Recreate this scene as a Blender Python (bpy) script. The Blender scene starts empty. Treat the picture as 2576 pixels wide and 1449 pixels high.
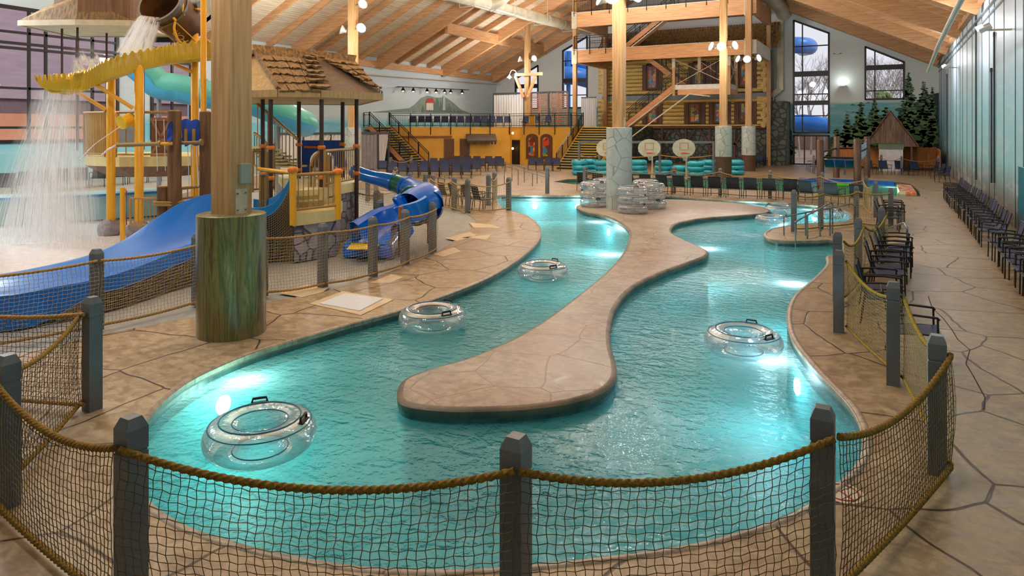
import bpy, bmesh, math, random
from mathutils import Vector, Matrix
from mathutils.geometry import tessellate_polygon
random.seed(7)
C = bpy.context.scene.collection
SC = bpy.context.scene
PI = math.pi
def R(d): return math.radians(d)
# ------------------------------------------------------------ camera, world, exposure
YAW = 28.9
F, CX, HY, H = 24 / 36 * 2576, 1288.0, 321.0, 3.0
FW = (-math.sin(R(YAW)), math.cos(R(YAW))); RT = (math.cos(R(YAW)), math.sin(R(YAW)))
cam = bpy.data.objects.new('camera', bpy.data.cameras.new('camera'))
C.objects.link(cam); SC.camera = cam
cam.location = (0, 0, H); cam.rotation_euler = (R(90), 0, R(YAW))
cam.data.lens = 24; cam.data.sensor_width = 36; cam.data.shift_y = -(724.5 - HY) / 2576
cam.data.clip_end = 400
SC.view_settings.view_transform = 'Standard'; SC.view_settings.look = 'None'
SC.view_settings.exposure = 0.25; SC.view_settings.gamma = 1.0; SC.view_settings.use_curve_mapping = False
SC.cycles.max_bounces = 7; SC.cycles.diffuse_bounces = 3; SC.cycles.glossy_bounces = 3
SC.cycles.transmission_bounces = 4; SC.cycles.transparent_max_bounces = 24
SC.cycles.caustics_reflective = False; SC.cycles.caustics_refractive = False
SC.cycles.sample_clamp_indirect = 4.0; SC.cycles.use_denoising = True
w = bpy.data.worlds.new('world'); SC.world = w; w.use_nodes = True
wn = w.node_tree; wbg = wn.nodes['Background']
wtc = wn.nodes.new('ShaderNodeTexCoord'); wsep = wn.nodes.new('ShaderNodeSeparateXYZ')
wn.links.new(wtc.outputs['Generated'], wsep.inputs[0])
wr = wn.nodes.new('ShaderNodeValToRGB'); wn.links.new(wsep.outputs['Z'], wr.inputs[0])
wr.color_ramp.elements[0].color = (.74, .74, .78, 1); wr.color_ramp.elements[1].color = (.60, .68, .86, 1)
wn.links.new(wr.outputs[0], wbg.inputs[0]); wbg.inputs[1].default_value = 1.0
def lamp(name, loc, power, col=(1, .93, .82), r=.25, kind='POINT', rot=(0, 0, 0), size=1, size_y=None, spot=None):
    l = bpy.data.lights.new(name, kind); l.energy = power; l.color = col
    if kind == 'AREA':
        l.size = size
        if size_y: l.shape = 'RECTANGLE'; l.size_y = size_y
    else: l.shadow_soft_size = r
    if spot: l.spot_size = R(spot); l.spot_blend = .6
    o = bpy.data.objects.new(name, l); C.objects.link(o); o.location = loc; o.rotation_euler = rot
    return o
# fixtureless area lamps added to brighten the ceiling, and the floods on the columns
for yy in (9, 20, 31, 42):
    lamp('added_uplight', (-15.8, yy, 9.5), 2100, (.94, .975, 1), kind='AREA', size=6, size_y=3, rot=(PI, 0, 0))
for xx, yy in ((-8.7, 6.8), (-8.7, 24.2), (-8.7, 42.3), (-25.9, 10.5), (-25.9, 28.2), (-25.9, 50.5)):
    for s in (-1, 1):
        lamp('flood_light', (xx + s * (2.2 if xx < -20 else 1.6), yy - 1.3, 7.6), 850 if yy == 10.5 else 380, (.93, .97, 1) if yy == 10.5 else (1, .98, .95), r=.3)  # columnless pair is unseen, made cooler and stronger in place of window daylight
sun = lamp('sun', (0, 0, 30), 1.7, (1, .97, .94), kind='SUN', rot=(0, R(45), 0)); sun.data.angle = R(25)  # soft lamp added despite the overcast sky, to brighten the outside building
for yy in (6, 19, 32, 46): lamp('wall_flood_light', (1.9, yy, 6.9), (60, 120, 150, 150)[(6, 19, 32, 46).index(yy)], (.97, .99, 1), r=.25)
# ------------------------------------------------------------ pixel helpers (surveying the photograph)
def ray(px):
    a = (px - CX) / F
    return (a * RT[0] + FW[0], a * RT[1] + FW[1])
def g(px, py, z=0.0):
    D = F * (H - z) / (py - HY); d = ray(px); return Vector((d[0] * D, d[1] * D, z))
def atd(px, py, D):
    d = ray(px); return Vector((d[0] * D, d[1] * D, H - (py - HY) / F * D))
def atx(px, py, x):
    d = ray(px); return atd(px, py, x / d[0])
def aty(px, py, y):
    d = ray(px); return atd(px, py, y / d[1])
# ------------------------------------------------------------ materials
MATS = {}
class NT:
    def __init__(s, name):
        s.m = bpy.data.materials.new(name); s.m.use_nodes = True; s.t = s.m.node_tree; s.n = s.t.nodes; s.l = s.t.links
        s.b = s.n['Principled BSDF']; s.out = s.n['Material Output']
    def add(s, t, **k):
        nd = s.n.new('ShaderNode' + t)
        for a, b in k.items(): setattr(nd, a, b)
        return nd
    def link(s, a, b): s.l.new(a, b)
    def pos(s, scale=(1, 1, 1), obj=False):
        src = s.add('TexCoord').outputs['Object'] if obj else s.add('NewGeometry').outputs['Position']
        mp = s.add('Mapping'); mp.inputs['Scale'].default_value = scale; s.link(src, mp.inputs[0]); return mp.outputs[0]
    def noise(s, vec, sc, det=3, rough=.55, dist=0):
        nd = s.add('TexNoise'); nd.inputs['Scale'].default_value = sc; nd.inputs['Detail'].default_value = det
        nd.inputs['Roughness'].default_value = rough; nd.inputs['Distortion'].default_value = dist
        s.link(vec, nd.inputs['Vector']); return nd.outputs[0]
    def ramp(s, fac, stops, interp='LINEAR'):
        r = s.add('ValToRGB'); cr = r.color_ramp; cr.interpolation = interp
        while len(cr.elements) < len(stops): cr.elements.new(.5)
        for e, (p, c) in zip(cr.elements, stops): e.position = p; e.color = (*c, 1)
        s.link(fac, r.inputs[0]); return r.outputs[0]
    def mix(s, fac, a, b, mode='MIX'):
        x = s.add('Mix', data_type='RGBA', blend_type=mode)
        for sock, v in ((x.inputs[0], fac), (x.inputs[6], a), (x.inputs[7], b)):
            if isinstance(v, (int, float)): sock.default_value = v
            elif isinstance(v, tuple): sock.default_value = (*v, 1)
            else: s.link(v, sock)
        return x.outputs[2]
    def math(s, op, a, b=0.0):
        x = s.add('Math', operation=op)
        for i, v in enumerate((a, b)):
            if isinstance(v, (int, float)): x.inputs[i].default_value = v
            else: s.link(v, x.inputs[i])
        return x.outputs[0]
    def bump(s, h, st=.3, d=.02):
        b = s.add('Bump'); b.inputs['Strength'].default_value = st; b.inputs['Distance'].default_value = d
        s.link(h, b.inputs['Height']); s.link(b.outputs[0], s.b.inputs['Normal']); return b.outputs[0]
    def col(s, v):
        if isinstance(v, tuple): s.b.inputs['Base Color'].default_value = (*v, 1)
        else: s.link(v, s.b.inputs['Base Color'])
    def set(s, **k):
        for a, b in k.items():
            sock = s.b.inputs[{'rough': 'Roughness', 'metal': 'Metallic', 'spec': 'Specular IOR Level', 'alpha': 'Alpha', 'coat': 'Coat Weight'}[a]]
            if isinstance(b, (int, float)): sock.default_value = b
            else: s.link(b, sock)
def lin(r, g_, b):   # sRGB 0-255 to linear
    f = lambda c: (c / 255 / 12.92) if c / 255 <= .04045 else ((c / 255 + .055) / 1.055) ** 2.4
    return (f(r), f(g_), f(b))
def plain(name, c, rough=.5, metal=0., c2=None, sc=3., stretch=(1, 1, 1), bump=0., bs=20., spec=.5, det=4):
    if name in MATS: return MATS[name]
    t = NT(name); t.set(rough=rough, metal=metal, spec=spec)
    c = lin(*c)
    if c2 is None: c2 = tuple(v * .82 for v in c)
    else: c2 = lin(*c2)
    n = t.noise(t.pos(stretch), sc, det)
    t.col(t.ramp(n, [(.35, c2), (.65, c)]))
    if bump: t.bump(t.noise(t.pos(stretch), bs, 4), bump)
    MATS[name] = t.m; return t.m
def emit(name, c, st):
    if name in MATS: return MATS[name]
    t = NT(name); t.col(lin(*c)); t.b.inputs['Emission Color'].default_value = (*lin(*c), 1); t.b.inputs['Emission Strength'].default_value = st
    MATS[name] = t.m; return t.m
# ------------------------------------------------------------ mesh builder
class MB:
    def __init__(s): s.v = []; s.f = []; s.mi = []; s.cur = 0
    def verts(s, vs):
        k = len(s.v); s.v += [tuple(v) for v in vs]; return k
    def face(s, *ids): s.f.append(tuple(ids)); s.mi.append(s.cur)
    def box(s, x0, x1, y0, y1, z0, z1):
        k = s.verts([(x, y, z) for z in (z0, z1) for y in (y0, y1) for x in (x0, x1)])
        for q in ((0, 2, 3, 1), (4, 5, 7, 6), (0, 1, 5, 4), (2, 6, 7, 3), (0, 4, 6, 2), (1, 3, 7, 5)): s.face(*[k + i for i in q])
        return s
    def obox(s, p, q, w, h, up=(0, 0, 1), ext=0):   # beam from p to q, w across, h along up
        p = Vector(p); q = Vector(q); t = (q - p).normalized(); p = p - t * ext; q = q + t * ext
        u = Vector(up); sd = t.cross(u)
        if sd.length < 1e-4: sd = t.cross(Vector((1, 0, 0)))
        sd.normalize(); u = sd.cross(t).normalized()
        vs = []
        for b in (p, q):
            for i, j in ((-1, -1), (1, -1), (1, 1), (-1, 1)): vs.append(b + sd * (i * w / 2) + u * (j * h / 2))
        k = s.verts(vs)
        for qd in ((0, 3, 2, 1), (4, 5, 6, 7), (0, 1, 5, 4), (1, 2, 6, 5), (2, 3, 7, 6), (3, 0, 4, 7)): s.face(*[k + i for i in qd])
        return s
    def sweep(s, path, prof, closed_prof=True, closed=False, cap=True, radii=None, up=(0, 0, 1), twist=0.):
        path = [Vector(p) for p in path]; n = len(path); m = len(prof); base = None; last = None
        for i, p in enumerate(path):
            a = path[(i - 1) % n] if (closed or i > 0) else path[i]
            b = path[(i + 1) % n] if (closed or i < n - 1) else path[i]
            t = (b - a).normalized(); u = Vector(up); sd = t.cross(u)
            if sd.length < 1e-3: sd = last if last is not None else t.cross(Vector((1, .001, 0)))
            sd = sd.normalized(); last = sd; uu = sd.cross(t).normalized()
            r = radii[i] if radii else 1.0
            tw = twist * i; ct, st = math.cos(tw), math.sin(tw)
            vs = []
            for (x, y) in prof:
                x, y = x * ct - y * st, x * st + y * ct
                vs.append(p + sd * (x * r) + uu * (y * r))
            k = s.verts(vs)
            if i == 0: base = k
            else: s._band(k - m, k, m, closed_prof)
        if closed: s._band(k, base, m, closed_prof)
        elif cap and closed_prof:
            s.face(*[base + j for j in range(m)][::-1]); s.face(*[k + j for j in range(m)])
        return s
    def _band(s, a, b, m, cp):
        for j in range(m if cp else m - 1):
            j2 = (j + 1) % m; s.face(a + j, a + j2, b + j2, b + j)
    def tube(s, path, r, n=8, **k): return s.sweep(path, [(r * math.cos(2 * PI * i / n), r * math.sin(2 * PI * i / n)) for i in range(n)], **k)
    def lathe(s, c, prof, n=24, cap=True):   # prof (r, z) about vertical axis at c
        ks = []
        for (r, z) in prof: ks.append(s.verts([(c[0] + r * math.cos(2 * PI * i / n), c[1] + r * math.sin(2 * PI * i / n), c[2] + z) for i in range(n)]))
        for a, b in zip(ks, ks[1:]):
            for j in range(n): s.face(a + j, a + (j + 1) % n, b + (j + 1) % n, b + j)
        if cap: s.face(*[ks[0] + j for j in range(n)][::-1]); s.face(*[ks[-1] + j for j in range(n)])
        return s
    def prism(s, poly, z0, z1, top=True, bot=True):   # poly in xy
        n = len(poly); k = s.verts([(p[0], p[1], z0) for p in poly] + [(p[0], p[1], z1) for p in poly])
        for j in range(n): s.face(k + j, k + (j + 1) % n, k + n + (j + 1) % n, k + n + j)
        tr = tessellate_polygon([[Vector((p[0], p[1], 0)) for p in poly]])
        for a, b, c in tr:
            if top: s.face(k + n + a, k + n + b, k + n + c)
            if bot: s.face(k + c, k + b, k + a)
        return s
    def plate(s, poly3, thick):   # planar polygon in space, extruded by vector thick
        th = Vector(thick); n = len(poly3); P = [Vector(p) for p in poly3]; k = s.verts(P + [p + th for p in P])
        nrm = Vector((0, 0, 0))
        for i in range(n): nrm += P[i].cross(P[(i + 1) % n])
        for a, b, c in tessellate_polygon([P]): s.face(k + a, k + b, k + c); s.face(k + n + c, k + n + b, k + n + a)
        for j in range(n): s.face(k + j, k + (j + 1) % n, k + n + (j + 1) % n, k + n + j)
        return s
    def ball(s, c, r, n=10, m=6, sc=(1, 1, 1)):
        ks = []
        for i in range(1, m):
            th = PI * i / m; ks.append(s.verts([(c[0] + sc[0] * r * math.sin(th) * math.cos(2 * PI * j / n), c[1] + sc[1] * r * math.sin(th) * math.sin(2 * PI * j / n), c[2] + sc[2] * r * math.cos(th)) for j in range(n)]))
        t = s.verts([(c[0], c[1], c[2] + sc[2] * r)]); b = s.verts([(c[0], c[1], c[2] - sc[2] * r)])
        for a, d in zip(ks, ks[1:]):
            for j in range(n): s.face(a + j, d + j, d + (j + 1) % n, a + (j + 1) % n)
        for j in range(n): s.face(t, ks[0] + j, ks[0] + (j + 1) % n); s.face(b, ks[-1] + (j + 1) % n, ks[-1] + j)
        return s
    def build(s, name, mat, parent=None, smooth=None, bevel=0, upward=False):
        me = bpy.data.meshes.new(name)
        o = Vector((0, 0, 0)) if parent is None else Vector(parent['_o']) if '_o' in parent else Vector((0, 0, 0))
        me.from_pydata([(v[0] - o[0], v[1] - o[1], v[2] - o[2]) for v in s.v], [], s.f)
        mats = mat if isinstance(mat, (list, tuple)) else [mat]
        for m_ in mats: me.materials.append(m_)
        if len(mats) > 1: me.polygons.foreach_set('material_index', s.mi)
        ob = bpy.data.objects.new(name, me); C.objects.link(ob)
        if parent is not None:
            ob.parent = parent; ob['_o'] = list(o)
        bm = bmesh.new(); bm.from_mesh(me)
        bmesh.ops.recalc_face_normals(bm, faces=bm.faces)
        if upward:
            for f_ in bm.faces:
                if f_.normal.z < 0: f_.normal_flip()
        bm.to_mesh(me); bm.free()
        if smooth is not None:
            me.polygons.foreach_set('use_smooth', [True] * len(me.polygons)); me.set_sharp_from_angle(angle=R(smooth))
        if bevel:
            b = ob.modifiers.new('b', 'BEVEL'); b.width = bevel; b.segments = 2; b.limit_method = 'ANGLE'
        me.update(); return ob
def thing(name, label, cat, loc=(0, 0, 0), group=None):
    o = bpy.data.objects.new(name, None); C.objects.link(o); o.location = loc; o.empty_display_size = .2
    o['_o'] = list(loc); o['label'] = label; o['category'] = cat
    if group: o['group'] = group
    return o
def tag(o, label, cat, group=None, kind=None):
    o['label'] = label; o['category'] = cat
    if group: o['group'] = group
    if kind: o['kind'] = kind
    return o
def struct(o): o['kind'] = 'structure'; return o
def dup(root, loc, rz=None, label=None, group=None, skip=()):
    r = root.copy(); C.objects.link(r); r.location = loc
    if rz is not None: r.rotation_euler = (0, 0, rz)
    if label: r['label'] = label
    if group: r['group'] = group
    for ch in root.children:
        if ch.name.split('.')[0] in skip: continue
        c = ch.copy(); C.objects.link(c); c.parent = r
        for gch in ch.children:
            d = gch.copy(); C.objects.link(d); d.parent = c
    return r
ORD = 'first second third fourth fifth sixth seventh eighth ninth tenth eleventh twelfth thirteenth fourteenth fifteenth sixteenth seventeenth eighteenth nineteenth twentieth'.split()
def catmull(pts, n=6, closed=True):
    out = []; m = len(pts); P = [Vector(p) for p in pts]
    for i in range(m if closed else m - 1):
        if closed: a, b, c, d = P[i - 1], P[i], P[(i + 1) % m], P[(i + 2) % m]
        else: a, b, c, d = P[max(i - 1, 0)], P[i], P[i + 1], P[min(i + 2, m - 1)]
        for k in range(n):
            t = k / n; out.append(.5 * ((2 * b) + (c - a) * t + (2 * a - 5 * b + 4 * c - d) * t * t + (3 * b - a - 3 * c + d) * t ** 3))
    if not closed: out.append(P[-1])
    return out
def lerp(a, b, t): return a + (b - a) * t
def poly_holes(mb, outer, holes, fmap, thick=None):   # 2D polygons, fmap(u,v)->3D; thick: second map offset vector
    loops = [[Vector((p[0], p[1], 0)) for p in outer]] + [[Vector((p[0], p[1], 0)) for p in h] for h in holes]
    flat = [p for lp in loops for p in lp]
    tr = tessellate_polygon(loops)
    k = mb.verts([fmap(p.x, p.y) for p in flat])
    for a, b, c in tr: mb.face(k + a, k + b, k + c)
    if thick:
        th = Vector(thick); k2 = mb.verts([Vector(fmap(p.x, p.y)) + th for p in flat])
        for a, b, c in tr: mb.face(k2 + c, k2 + b, k2 + a)
        s0 = 0
        for lp in loops:
            n = len(lp)
            for j in range(n): mb.face(k + s0 + j, k + s0 + (j + 1) % n, k2 + s0 + (j + 1) % n, k2 + s0 + j)
            s0 += n
    return mb
# ------------------------------------------------------------ setting materials
def m_floor(name, a, b, c_, crack=(60, 42, 30), cs=.62, rough=.42, lines=True):
    t = NT(name); p = t.pos()
    nz = t.noise(p, .9, 5, .6); n2 = t.noise(t.pos((1, 1, 1)), 6, 4, .65, .6); n3 = t.noise(t.pos((.35, .35, 1)), 1.3, 3, .5, 1.2)
    col = t.mix(t.ramp(n3, [(.45, (0, 0, 0)), (.62, (1, 1, 1))]), t.ramp(nz, [(.32, lin(*b)), (.62, lin(*a))]), lin(*c_))
    col = t.mix(.55, col, t.ramp(n2, [(.4, lin(*b)), (.6, lin(*a))]))
    if lines: n4 = t.noise(t.pos((.8, 2.2, 1)), 2.6, 5, .7, 1.6); col = t.mix(t.ramp(n4, [(.5, (0, 0, 0)), (.68, (.55, .55, .55))]), col, tuple(v * .62 for v in lin(*b)))
    h = n2
    if lines:
        dp = t.add('VectorMath', operation='MULTIPLY_ADD'); nn = t.add('TexNoise'); nn.inputs['Scale'].default_value = .8; t.link(p, nn.inputs['Vector'])
        t.link(nn.outputs['Color'], dp.inputs[0]); dp.inputs[1].default_value = (.35, .35, 0); t.link(p, dp.inputs[2])
        v = t.add('TexVoronoi', feature='DISTANCE_TO_EDGE'); v.inputs['Scale'].default_value = cs; v.inputs['Randomness'].default_value = .9
        v.voronoi_dimensions = '2D'; t.link(dp.outputs[0], v.inputs['Vector'])
        ln = t.ramp(v.outputs[0], [(.0, (1, 1, 1)), (.007, (1, 1, 1)), (.013, (0, 0, 0))])
        col = t.mix(ln, col, lin(*crack))
        h = t.math('SUBTRACT', t.math('MULTIPLY', n2, .25), ln)
    t.col(col); t.set(rough=t.ramp(n2, [(.3, (rough - .12,) * 3), (.7, (rough + .12,) * 3)]), spec=.45)
    t.bump(h, .35, .012); return t.m
FLOOR = m_floor('stamped_concrete', (180, 163, 132), (128, 110, 84), (154, 130, 102), crack=(60, 42, 32), cs=.72)
ISLE = m_floor('island_concrete', (178, 168, 152), (122, 112, 98), (158, 124, 106), crack=(134, 118, 102), cs=1.1)
PAD = m_floor('splash_pad_concrete', (166, 170, 168), (142, 146, 146), (164, 164, 156), lines=False, rough=.4)
WET_GLARE_PAD = m_floor('wet_glare_splash_floor', (246, 248, 252), (230, 236, 244), (238, 242, 248), lines=False, rough=.14)  # near-white colour carries the window reflection on the wet floor
COPE = plain('coping_edge', (128, 112, 92), .5, c2=(74, 76, 66), sc=2.2, bump=.3)
TILE = plain('waterline_tile', (70, 104, 106), .35, c2=(44, 66, 66), sc=3, stretch=(1, 1, .2))
PAINT = plain('pool_paint', (130, 214, 220), .5, c2=(104, 200, 208), sc=.6)
WOOD = plain('glulam_wood', (220, 172, 124), .55, c2=(196, 142, 96), sc=1.6, stretch=(.6, .6, 9), bump=.1)
WOODV = plain('column_wood', (200, 160, 108), .5, c2=(168, 126, 80), sc=2.0, stretch=(9, 9, .35), bump=.15)
DECKR = None
t = NT('roof_deck_boards'); p = t.pos()
sx = t.add('SeparateXYZ'); t.link(t.add('NewGeometry').outputs['Position'], sx.inputs[0])
st_ = t.math('FRACT', t.math('MULTIPLY', sx.outputs[0], 5.5))
ln = t.ramp(st_, [(0, (0, 0, 0)), (.12, (1, 1, 1)), (1, (1, 1, 1))])
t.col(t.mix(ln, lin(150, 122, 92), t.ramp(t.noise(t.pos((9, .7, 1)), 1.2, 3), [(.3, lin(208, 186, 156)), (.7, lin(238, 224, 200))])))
t.set(rough=.6); DECKR = t.m
def m_gradz(name, stops, z0, z1, rough=.5, nscale=(.5, .5, 3), nst=.8, axis_noise=1.0, spec=.3):
    t = NT(name); sx = t.add('SeparateXYZ'); t.link(t.add('NewGeometry').outputs['Position'], sx.inputs[0])
    n = t.noise(t.pos(nscale), .8, 5, .6, .4)
    z = t.math('ADD', sx.outputs[2], t.math('MULTIPLY', t.math('SUBTRACT', n, .5), nst))
    fz = t.math('DIVIDE', t.math('SUBTRACT', z, z0), z1 - z0)
    col = t.ramp(fz, [(a, lin(*c)) for a, c in stops])
    n2 = t.noise(t.pos((.25, .25, 1.6)), 1.5, 4, .6, .8)
    t.col(t.mix(t.ramp(n2, [(.5, (0, 0, 0)), (.75, (.45, .45, .45))]), col, lin(228, 236, 244))); t.set(rough=rough, spec=spec)
    return t.m
MURAL_L = m_gradz('painted_sea_and_sky', [(0, (150, 210, 224)), (.2, (140, 214, 234)), (.36, (116, 202, 228)), (.42, (196, 222, 232)), (.7, (196, 216, 232)), (1, (214, 230, 236))], 0, 9)
MURAL_B = m_gradz('painted_lake_and_pale_sky', [(0, (60, 78, 84)), (.2, (88, 170, 178)), (.36, (112, 186, 192)), (.405, (112, 188, 196)), (.42, (224, 234, 232)), (1, (228, 236, 238))], 0, 12, nst=.25)
MURAL_R = m_gradz('painted_waterfall_blue', [(0, (128, 116, 102)), (.1, (126, 140, 142)), (.22, (152, 212, 228)), (.45, (160, 216, 238)), (.62, (192, 222, 242)), (.8, (214, 228, 242)), (1, (214, 230, 244))], 0, 8.6, nscale=(3, 3, .4), nst=1.3)
BLACK = plain('black_frame', (22, 20, 26), .4)
def m_glass():
    t = NT('window_glass'); tr = t.add('BsdfTransparent'); gl = t.add('BsdfGlossy'); gl.inputs['Roughness'].default_value = .02
    tr.inputs[0].default_value = (.93, .94, .96, 1); mx = t.add('MixShader'); fr = t.add('Fresnel'); fr.inputs[0].default_value = 1.35
    t.link(fr.outputs[0], mx.inputs[0]); t.link(tr.outputs[0], mx.inputs[1]); t.link(gl.outputs[0], mx.inputs[2]); t.link(mx.outputs[0], t.out.inputs[0]); return t.m
GLASS = m_glass()
def m_water(name, tint, body, bodyamt, s1, s2, st):
    t = NT(name); tr = t.add('BsdfTransparent'); tr.inputs[0].default_value = (*tint, 1)
    df = t.add('BsdfDiffuse'); df.inputs[0].default_value = (*body, 1); tl = t.add('BsdfTranslucent'); tl.inputs[0].default_value = (.62, .90, .92, 1)
    gl = t.add('BsdfGlossy'); gl.inputs['Roughness'].default_value = .03
    p = t.pos((1, 1, 1)); n1 = t.noise(t.pos((1, 1.5, 1)), s1, 2, .5, .6); n2 = t.noise(p, s2, 3, .6, .3)
    cur = t.ramp(t.noise(t.pos((.22, .22, 1)), 1, 2), [(.38, (.25, .25, .25)), (.62, (1, 1, 1))])
    hh = t.math('MULTIPLY', t.math('ADD', n1, t.math('MULTIPLY', n2, .5)), cur)
    b = t.add('Bump'); b.inputs['Strength'].default_value = st; b.inputs['Distance'].default_value = .11; t.link(hh, b.inputs['Height'])
    t.link(b.outputs[0], gl.inputs['Normal'])
    m0 = t.add('MixShader'); m0.inputs[0].default_value = .35; t.link(df.outputs[0], m0.inputs[1]); t.link(tl.outputs[0], m0.inputs[2])
    m1 = t.add('MixShader'); m1.inputs[0].default_value = bodyamt; t.link(tr.outputs[0], m1.inputs[1]); t.link(m0.outputs[0], m1.inputs[2])
    fr = t.add('Fresnel'); fr.inputs[0].default_value = 1.33; t.link(b.outputs[0], fr.inputs['Normal'])
    m2 = t.add('MixShader'); t.link(t.math('MINIMUM', fr.outputs[0], .6), m2.inputs[0]); t.link(m1.outputs[0], m2.inputs[1]); t.link(gl.outputs[0], m2.inputs[2])
    t.link(m2.outputs[0], t.out.inputs[0]); return t.m
WATER = m_water('river_water', (.60, .90, .92), lin(86, 180, 190), .5, 3.6, 12, 1.0)
WATER2 = m_water('activity_pool_water', (.55, .90, .78), lin(80, 190, 160), .5, 3.2, 11, .3)
# ------------------------------------------------------------ floor, pools
river = [(1250, 498), (1262, 491), (1376, 491.5), (1480, 491.5), (1600, 492), (1690, 492.5), (1768, 500), (1850, 505), (1930, 508), (2010, 513), (2086, 521), (2136, 535), (2139, 550), (2120, 558), (2060, 561), (2007, 564),
  (1960, 571), (1934, 578), (1922, 588), (1930, 598), (1950, 603.5), (1985, 606), (2050, 605), (2095, 604), (2120, 618), (2100, 638), (2079, 645), (2079, 665), (2045, 702), (2000, 740), (1981, 785), (1990, 845), (2040, 915), (2100, 978), (2148, 1035), (2172, 1100),
  (2160, 1160), (2090, 1230), (1990, 1290), (1850, 1340), (1700, 1375), (1450, 1408), (1200, 1430), (950, 1427), (750, 1400), (600, 1365), (470, 1322), (380, 1265), (330, 1190), (338, 1110), (368, 1055), (425, 995), (500, 945), (620, 893), (750, 852),
  (890, 812), (1000, 782), (1120, 742), (1230, 697), (1310, 648), (1355, 605), (1358, 572), (1335, 547), (1300, 533), (1262, 522)]
RIV = catmull([g(*p) for p in river], 4)
isl = [(1003, 988), (1012, 1012), (1060, 1024), (1150, 1030), (1300, 1026), (1430, 1010), (1512, 984), (1545, 952), (1546, 915), (1534, 870), (1534, 820), (1550, 768), (1592, 722), (1660, 687), (1735, 660), (1779, 641), (1772, 627), (1740, 612), (1693, 589), (1688, 575), (1706, 561), (1770, 549), (1850, 543), (1922, 537),
  (1936, 529), (1912, 519), (1850, 511), (1760, 505), (1680, 502), (1590, 505), (1490, 511), (1456, 516), (1452, 523), (1475, 533), (1522, 543), (1560, 560), (1582, 580), (1583, 602), (1568, 637), (1528, 683), (1470, 731), (1400, 785), (1320, 838), (1200, 893), (1080, 930), (1018, 955)]
ISL = catmull([g(*p) for p in isl], 4)
pool2 = [(1392, 457), (1430, 450.5), (1560, 448), (1700, 447), (1860, 447.5), (2010, 449.5), (2150, 454), (2268, 459), (2292, 464), (2312, 480), (2316, 494), (2200, 494), (2060, 486), (1900, 478), (1700, 471.5), (1560, 467), (1440, 463)]
PL2 = [g(*p) for p in pool2]
spl = [(1105, 515), (1150, 528), (1188, 545), (1196, 560), (1178, 582), (1140, 607), (1095, 636), (1019, 667), (938, 698), (812, 734), (660, 762), (497, 795), (243, 845), (0, 905), (-300, 985), (-900, 990), (-1200, 800), (-900, 610), (-300, 540), (250, 500), (560, 486), (800, 476), (960, 478), (1040, 492)]
SPL = catmull([g(*p) for p in spl], 4)
fl = MB(); poly_holes(fl, [(-34.9, -9), (3.3, -9), (3.3, 60), (-34.9, 60)], [RIV, PL2, SPL], lambda u, v: (u, v, 0))
struct(fl.build('floor', FLOOR))
mb = MB(); poly_holes(mb, SPL, [], lambda u, v: (u, v, -.03)); n = len(SPL)
k = mb.verts([(p.x, p.y, -.03) for p in SPL] + [(p.x, p.y, 0) for p in SPL])
for j in range(n): mb.face(k + j, k + (j + 1) % n, k + n + (j + 1) % n, k + n + j)
struct(mb.build('floor', PAD))
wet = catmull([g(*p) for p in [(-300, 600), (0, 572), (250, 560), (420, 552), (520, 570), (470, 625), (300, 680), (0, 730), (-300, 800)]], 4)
mb = MB(); poly_holes(mb, wet, [], lambda u, v: (u, v, -.02)); struct(mb.build('floor', WET_GLARE_PAD))
def basin(poly, depth, paint, nm):
    n = len(poly); mb = MB()
    k = mb.verts([(p.x, p.y, 0) for p in poly] + [(p.x, p.y, -.09) for p in poly] + [(p.x, p.y, -.28) for p in poly] + [(p.x, p.y, -depth) for p in poly])
    for r in range(3):
        mb.cur = r
        for j in range(n): mb.face(k + r * n + j, k + r * n + (j + 1) % n, k + (r + 1) * n + (j + 1) % n, k + (r + 1) * n + j)
    mb.cur = 2
    for a, b, c in tessellate_polygon([[Vector((p.x, p.y, 0)) for p in poly]]): mb.face(k + 3 * n + a, k + 3 * n + b, k + 3 * n + c)
    return struct(mb.build(nm, [COPE, TILE, paint]))
basin(RIV, 1.15, PAINT, 'pool_floor')
PAINT2 = plain('green_pool_paint', (110, 200, 168), .5)
basin(PL2, .9, PAINT2, 'pool_floor')
def water(poly, mat, nm, z=-.15):
    mb = MB(); poly_holes(mb, poly, [], lambda u, v: (u, v, z)); return struct(mb.build(nm, mat, upward=True))
water(RIV, WATER, 'water'); water(PL2, WATER2, 'water')
# coping band round the river: rounded lip a little proud of the deck
def lip(poly, nm, w=.28, sgn=1):
    n = len(poly); mb = MB(); rows = []
    for off, z in ((0, -.07), (-.012 * sgn, -.01), (.03 * sgn, .012), (w * .8 * sgn, .012), (w * sgn, .0)):
        vs = []
        for i in range(n):
            tgt = (poly[(i + 1) % n] - poly[i - 1]); tgt.z = 0; tgt.normalize(); nr = Vector((tgt.y, -tgt.x, 0))
            vs.append(poly[i] + nr * off + Vector((0, 0, z)))
        rows.append(mb.verts(vs))
    for a, b in zip(rows, rows[1:]):
        for j in range(n): mb.face(a + j, a + (j + 1) % n, b + (j + 1) % n, b + j)
    return struct(mb.build(nm, ISLE, smooth=50))
def area(poly): return sum(poly[i].x * poly[(i + 1) % len(poly)].y - poly[(i + 1) % len(poly)].x * poly[i].y for i in range(len(poly)))
sg = 1 if area(RIV) > 0 else -1
lip(RIV, 'trim_1', .07, sg)
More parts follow.
